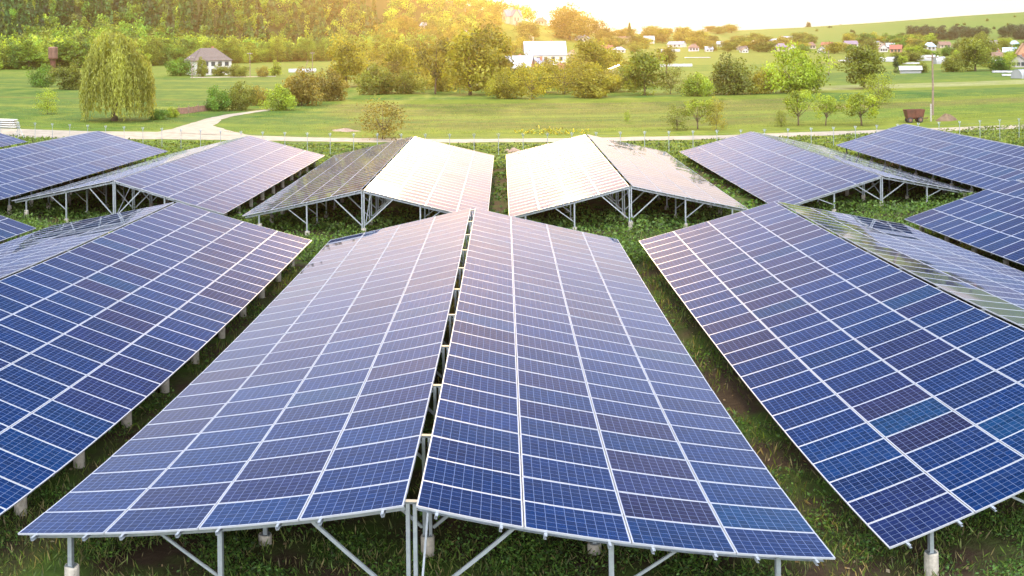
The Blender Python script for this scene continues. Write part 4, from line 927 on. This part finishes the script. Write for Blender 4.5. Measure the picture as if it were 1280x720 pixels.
# ------------------------------------------------------------------ water tower
p = ground(66.5, 98.5); r_ = math.hypot(p.x, p.y) / F
wt = thing('water_tower', p, 'rusty round water tower with a wider tank on top left of the willow', 'water tower')
MB().lathe([(3.3 * r_, -1), (3.3 * r_, 22 * r_), (3.6 * r_, 23.5 * r_)], 18).build('shaft', M['rust'], wt, smooth=False)
tk = MB().lathe([(3.4 * r_, 23 * r_), (5.9 * r_, 25 * r_), (6.0 * r_, 38.5 * r_), (5.2 * r_, 39.6 * r_), (1 * r_, 40 * r_)], 18).build('tank', M['rust_pale'], wt)
MB().lathe([(6.12 * r_, 25.2 * r_), (6.12 * r_, 26.2 * r_)], 18).build('rim', M['rust'], tk)
ld = MB()
for s in (-.22, .22): ld.tube([(s, -3.4 * r_ - .12, 0), (s, -6.0 * r_ - .15, 24 * r_), (s, -6.1 * r_ - .15, 39 * r_)], .04, 5)
ld.build('ladder', M['rust'], wt)

# ------------------------------------------------------------------ utility poles
def pole(px, py, hpx, label, arm=True, stub=None, strut=False):
    p = ground(px, py); r = math.hypot(p.x, p.y) / F; h = hpx * r
    o = thing('utility_pole', p, label, 'utility pole', None, -math.atan2(p.x, p.y))
    z0 = -.4
    if stub:
        MB().bar((-.22, 0, -.4), (-.22, 0, stub * r), .2, .22).build('concrete_stub', M['concrete'], o); z0 = stub * r * .35
    MB().tube([(0, 0, z0), (.05, 0, h * .5), (0, 0, h)], [.15, .13, .10], 8).build('pole', M['wood'], o)
    if arm:
        a_ = MB().bar((-.8, -.12, h - .5), (.8, -.12, h - .5), .09, .1).build('crossarm', M['wood'], o)
        for x in (-.7, -.25, .25, .7): MB().lathe([(.05, h - .45), (.07, h - .38), (.03, h - .25)], 8, 0, (x, -.12, 0)).build('insulator', M['trim'], a_)
    if strut: MB().tube([(-12 * r, .3, -.3), (-5 * r, .15, h * .62)], .12, 7).build('strut', M['wood'], o)
    return p + Vector((0, 0, h - .3))
tops = [pole(1166, 152, 85, 'tall wooden utility pole on a concrete stub beside the rusty trailer', stub=22),
        pole(240, 98, 28, 'utility pole before the white house, leftmost of three'), pole(312.5, 96.5, 31, 'utility pole on the lane right of the white house'),
        pole(390.6, 91, 26, 'utility pole with a slanting strut by the low tunnel', strut=True),
        pole(1036, 95, 32, 'thin utility pole right of the tall yellow bush', arm=False)]
def wire(a, b, sag, label):
    pts = [a.lerp(b, t / 14) - Vector((0, 0, sag * 4 * (t / 14) * (1 - t / 14))) for t in range(15)]
    o = MB().tube([q_ - a for q_ in pts], .018, 3).build('overhead_wire', M['tyre']); o.location = a
    tag(o, label, 'wire')
wire(tops[0], ground(1420, 150) + Vector((0, 0, 8.5)), 1.2, 'thin overhead wire leaving the tall wooden pole towards the right edge')
wire(tops[1], tops[2], .8, 'thin overhead wire between the two poles by the white house')
wire(tops[2], tops[3], .8, 'thin overhead wire from the lane pole to the pole with the strut')
p = at_range(878, 1250); ms = thing('radio_mast', p, 'very thin radio mast on the far skyline', 'mast')
mm = MB(); mm.tube([(0, 0, 0), (0, 0, 16)], [.5, .2], 5); mm.build('mast', M['galv'], ms)

# ------------------------------------------------------------------ rusty trailer
p = ground(1142.5, 153.2); r_ = math.hypot(p.x, p.y) / F
tr = thing('trailer', p, 'rusty brown farm trailer with sloping box sides standing in the grass', 'trailer', None, -.1)
W2, D2 = 12.5 * r_, 7.5 * r_; zb, zt = 6.5 * r_, 16.5 * r_
b_ = MB(); t = .05
bot = [(-W2 * .8, -D2 * .8), (W2 * .8, -D2 * .8), (W2 * .8, D2 * .8), (-W2 * .8, D2 * .8)]; top = [(-W2, -D2), (W2, -D2), (W2, D2), (-W2, D2)]
vs = [(x, y, zb) for x, y in bot] + [(x, y, zt) for x, y in top] + [(x * (1 - t), y * (1 - t), zt) for x, y in top] + [(x * (1 - t), y * (1 - t), zb + .06) for x, y in bot]
b_.add(vs, [(3, 2, 1, 0)] + [(k, (k + 1) % 4, (k + 1) % 4 + 4, k + 4) for k in range(4)] + [(k + 4, (k + 1) % 4 + 4, (k + 1) % 4 + 8, k + 8) for k in range(4)] + [(k + 8, (k + 1) % 4 + 8, (k + 1) % 4 + 12, k + 12) for k in range(4)] + [(12, 13, 14, 15)])
bx = b_.build('box', M['rust'], tr)
for x in (-.5, 0, .5): MB().bar((x * W2 * 1.6, -D2 * .82, zb), (x * W2 * 1.9, -D2 - .02, zt), .07, .07).build('rib', M['rust'], bx)
ch_ = MB(); ch_.box(-W2 * .75, W2 * .75, -.35, .35, zb - .22, zb - .02); ch_.box(W2 * .75, W2 * 1.5, -.05, .05, zb - .2, zb - .1); ch_.build('chassis', M['rust'], tr)
for x in (-.45, .45):
    for s in (-1, 1):
        wv = MB().lathe([(.10, -.09), (3.2 * r_, -.10), (3.5 * r_, -.05), (3.5 * r_, .05), (3.2 * r_, .10), (.10, .09)], 16)
        w = wv.build('wheel', M['tyre'], tr); w.rotation_euler = (R(90), 0, 0); w.location = (x * W2 * 1.2, s * D2 * .72, 3.5 * r_)
        MB().lathe([(.02, -.12), (1.9 * r_, -.115), (1.9 * r_, .115), (.02, .12)], 12).build('rim', M['rust_pale'], w)

# heap, stones, slabs, plank fence
def mound(px, py, wpx, hpx, mat, name, label, cat, seed, lump=.25):
    p = ground(px, py); r = math.hypot(p.x, p.y) / F; w, h = wpx * r / 2, hpx * r; g = np.random.default_rng(seed)
    n, m = 28, 10; vs = []; ph = g.uniform(0, 6.28, 8)
    for i in range(m + 1):
        for k in range(n):
            a = 2 * math.pi * k / n; q_ = i / m
            rr_ = w * q_ * (1 + lump * .5 * math.sin(2 * a + ph[0]) + lump * .35 * math.sin(5 * a + ph[1]))
            z = h * (1 - q_ ** 1.7) * (1 + lump * math.sin(3 * a + ph[2] + q_ * 4)) + g.normal(0, h * .05) - (.1 if i == m else 0)
            vs.append((rr_ * math.cos(a), rr_ * math.sin(a) * .6, z))
    fs = [(i * n + k, (i + 1) * n + k, (i + 1) * n + (k + 1) % n, i * n + (k + 1) % n) for i in range(m) for k in range(n)]
    o = MB().add(vs, fs).build(name, mat, smooth=True); o.location = p; tag(o, label, cat)
mound(1183, 151, 32, 7, M['soil'], 'soil_heap', 'low brown heap of soil in the grass right of the trailer', 'soil heap', 4)
mound(432, 164, 38, 2.6, M['stone'], 'rubble_heap', 'pinkish rubble heap in the grass left of the airy reddish bush', 'rubble', 6, .4)
g = random.Random(9)
for k in range(5):
    p = ground(634 + k * 4.3, 190.6 + g.uniform(-.6, .6)); mb = MB(); rr_ = g.uniform(.22, .42)
    vs = []; prof = [(.55, -.2), (.95, .1), (.8, .5), (.4, .75)]
    mb.lathe([(a * rr_ * g.uniform(.85, 1.15), b * rr_ * 1.3) for a, b in prof], 9); o = mb.build('boulder', M['stone'], smooth=False); o.location = p; o.scale = (1.4, 1, 1); o.rotation_euler = (g.uniform(-.2, .2), g.uniform(-.2, .2), g.uniform(0, 3))
    tag(o, 'pale stone in the row behind the left slope of the array right of the gap', 'stone', 'pale stones behind the array')
p = ground(8, 160); r_ = math.hypot(p.x, p.y) / F
for k in range(4):
    mb = MB(); z = k * 2.7 * r_; q_ = 0.04
    mb.box(-18 * r_, 16 * r_ - k * .1, -.7, .7, z + .10, z + 2.45 * r_); mb.box(-9 * r_, -8 * r_, -.65, .65, z, z + .10, 1); mb.box(9 * r_, 10 * r_, -.65, .65, z, z + .10, 1)
    o = mb.build('concrete_slab', [M['white'], M['wood']]); o.location = p + Vector((0, 0, 0)); o.rotation_euler = (0, 0, .05 + .01 * k)
    tag(o, ['lowest', 'second lowest', 'second highest', 'topmost'][k] + ' of the white slabs stacked beside the road at the left edge', 'slab', 'stacked white slabs')
fp = [ground(x, y) for x, y in ((216, 144.5), (224, 143), (236, 142), (248, 140), (258, 139), (270, 137.5))]
pf = thing('plank_fence', fp[0], 'low brown plank fence between the willow and the green bush', 'fence')
pb = MB()
for a, b in zip(fp[:-1], fp[1:]):
    n = 9
    for i in range(n):
        q_ = a.lerp(b, (i + .5) / n) - fp[0]; d = (b - a).normalized(); L_ = (b - a).length / n * .92
        pb.bar(q_ + Vector((0, 0, 0)), q_ + Vector((0, 0, .95 + rnd.uniform(-.05, .05))), .03, L_, 0, d)
pb.build('planks', M['plank'], pf)
for q_ in fp: MB().tube([q_ - fp[0] + Vector((0, -.1, -.2)), q_ - fp[0] + Vector((0, -.1, 1.25))], .08, 6).build('post', M['wood'], pf)

# ------------------------------------------------------------------ ground cover
BR = np.array([tuple(ground(*q_))[:2] for q_ in ((230, 166), (250, 160), (262, 154), (275, 148), (300, 142), (345, 136.5))])
def cover(name, n, xr, yr, size, hgt_r, colours, seed, density, label, blade=False):
    g = np.random.default_rng(seed); ox = rng.uniform(0, 50)
    x = g.uniform(*xr, n * 4); y = yr[0] + (yr[1] - yr[0]) * g.uniform(0, 1, n * 4) ** 1.5
    f = np.sin(x * .9 + np.sin(y * .7) * 1.7 + ox) + np.sin(y * 1.1 + np.sin(x * .8 + 2) * 1.5) + .8 * np.sin(x * 2.3 + y * 1.9) + .5 * np.sin(3.7 * x - 2.9 * y)
    keep = (f + g.normal(0, .5, n * 4)) > density; x, y, f = x[keep][:n], y[keep][:n], f[keep][:n]; n = len(x)
    if name == 'meadow_grass':                                          # none on the gravel
        ax_, ay_ = BR[:-1, None], BR[1:, None]; P2 = np.stack([x, y], -1)[None]; d_ = ay_ - ax_
        t_ = np.clip(((P2 - ax_) * d_).sum(-1) / (d_ ** 2).sum(-1), 0, 1); far_ = np.linalg.norm(P2 - ax_ - d_ * t_[..., None], axis=-1).min(0) > 4.5
        x, y, f = x[far_], y[far_], f[far_]; n = len(x)
    hump = np.clip(f - density, 0, 2) * .5
    z = g.uniform(.02, 1, n) * hgt_r * (.35 + hump)
    c = np.stack([x, y, z], -1); o = g.normal(size=(n, 3)) * .5; o[:, 2] += 1.0
    sz = size * (1 + y / 60)
    if blade:
        up_ = g.normal(size=(n, 3)) * .45; up_[:, 2] = 1; up_ = unit(up_); side_ = unit(np.cross(up_, g.normal(size=(n, 3)))); h_ = (sz * g.uniform(.5, 1.5, n))[:, None]
        c[:, 2] = h_[:, 0] * .9; V, Q = quads(c, up_ * h_, side_ * h_ * .10)
    else: V, Q = leaves(c, o, sz, g, 0, .6)
    cc = np.array(colours)[g.integers(0, len(colours), n)]; cc = np.concatenate([cc, np.ones((n, 1))], 1)
    tag(link(name, np_mesh(name, V, Q, M['leafa'], np.repeat(g.uniform(0, 1, n), 4), np.repeat(cc, 4, 0))), kind='stuff')['label'] = label
WG = [(0.055, 0.13, 0.018), (0.045, 0.11, 0.016), (0.085, 0.16, 0.022), (0.06, 0.14, 0.03)]
cover('weeds', 210000, (-34, 34), (9.5, 50), .029, .30, WG, 1, -.2, 'low green weeds between and under the solar arrays')
cover('weeds', 80000, (-14, 17), (10.5, 18), .026, .36, WG, 2, -.1, 'low green weeds along the near edge of the arrays')
BG = [(0.07, 0.125, 0.020), (0.09, 0.15, 0.025), (0.12, 0.15, 0.04), (0.17, 0.15, 0.07)]
cover('grass', 90000, (-34, 34), (9.5, 50), .085, 0, BG, 21, -.9, 'thin grass blades between the weeds under the solar arrays', True)
cover('grass', 40000, (-14, 17), (10.5, 18), .075, 0, BG, 22, -1.2, 'thin grass blades along the near edge of the arrays', True)
cover('weeds', 60000, (-36, 38), (43.5, 56), .045, .55, [(0.075, 0.14, 0.022), (0.06, .125, .02), (0.09, .15, .03)], 8, -.6, 'lush green weeds in the aisle between the two array rows')
cover('weeds', 50000, (-62, 62), (52, 82), .06, .22, WG, 9, -.2, 'green weeds in the gaps between the back row arrays')
cover('grass', 60000, (-75, 75), (78, 98), .055, .16, [(0.095, .145, .025), (0.08, .13, .022), (0.12, .16, .03)], 3, -1.2, 'rough grass between the arrays and the road')
cover('meadow_grass', 60000, (-80, 90), (110, 165), .030, 0, [(0.11, .18, .025), (0.13, .19, .03), (0.16, .19, .04), (0.09, .15, .02)], 4, -.3, 'tufts of meadow grass behind the road', True)
cover('yellow_flowers', 260, (1.5, 10), (108, 113), .05, .6, [(0.34, .30, .03), (0.24, .25, .03)], 5, .2, 'yellow flowering plants along the far side of the road in the centre')
g = np.random.default_rng(15); n = 6500
x = g.uniform(-30, 30, n); y = 10 + 38 * g.uniform(0, 1, n) ** 1.4
V, Q = leaves(np.stack([x, y, np.full(n, .035)], -1), np.tile([0, 0, 3.0], (n, 1)), np.full(n, .045), g, 0, .6)
cc = np.array([(0.26, .20, .13), (0.20, .14, .08), (0.30, .26, .18)])[g.integers(0, 3, n)]
tag(link('fallen_leaves', np_mesh('fallen_leaves', V, Q, M['leafa'], np.repeat(g.uniform(0, 1, n), 4), np.repeat(np.concatenate([cc, np.ones((n, 1))], 1), 4, 0))), kind='stuff')

# ------------------------------------------------------------------ haze
hm = bpy.data.materials.new('haze'); hm.use_nodes = True; nt = hm.node_tree; nt.nodes.clear()
pv = nt.nodes.new('ShaderNodeVolumePrincipled'); ou = nt.nodes.new('ShaderNodeOutputMaterial')
pv.inputs['Density'].default_value = HAZE[0]; pv.inputs['Anisotropy'].default_value = HAZE[1]; pv.inputs['Color'].default_value = HAZE[2]
nt.links.new(pv.outputs[0], ou.inputs['Volume'])
hb = MB().box(-2010, 2010, -2010, 2010, -1.5, 125).build('haze', hm); tag(hb, kind='stuff')
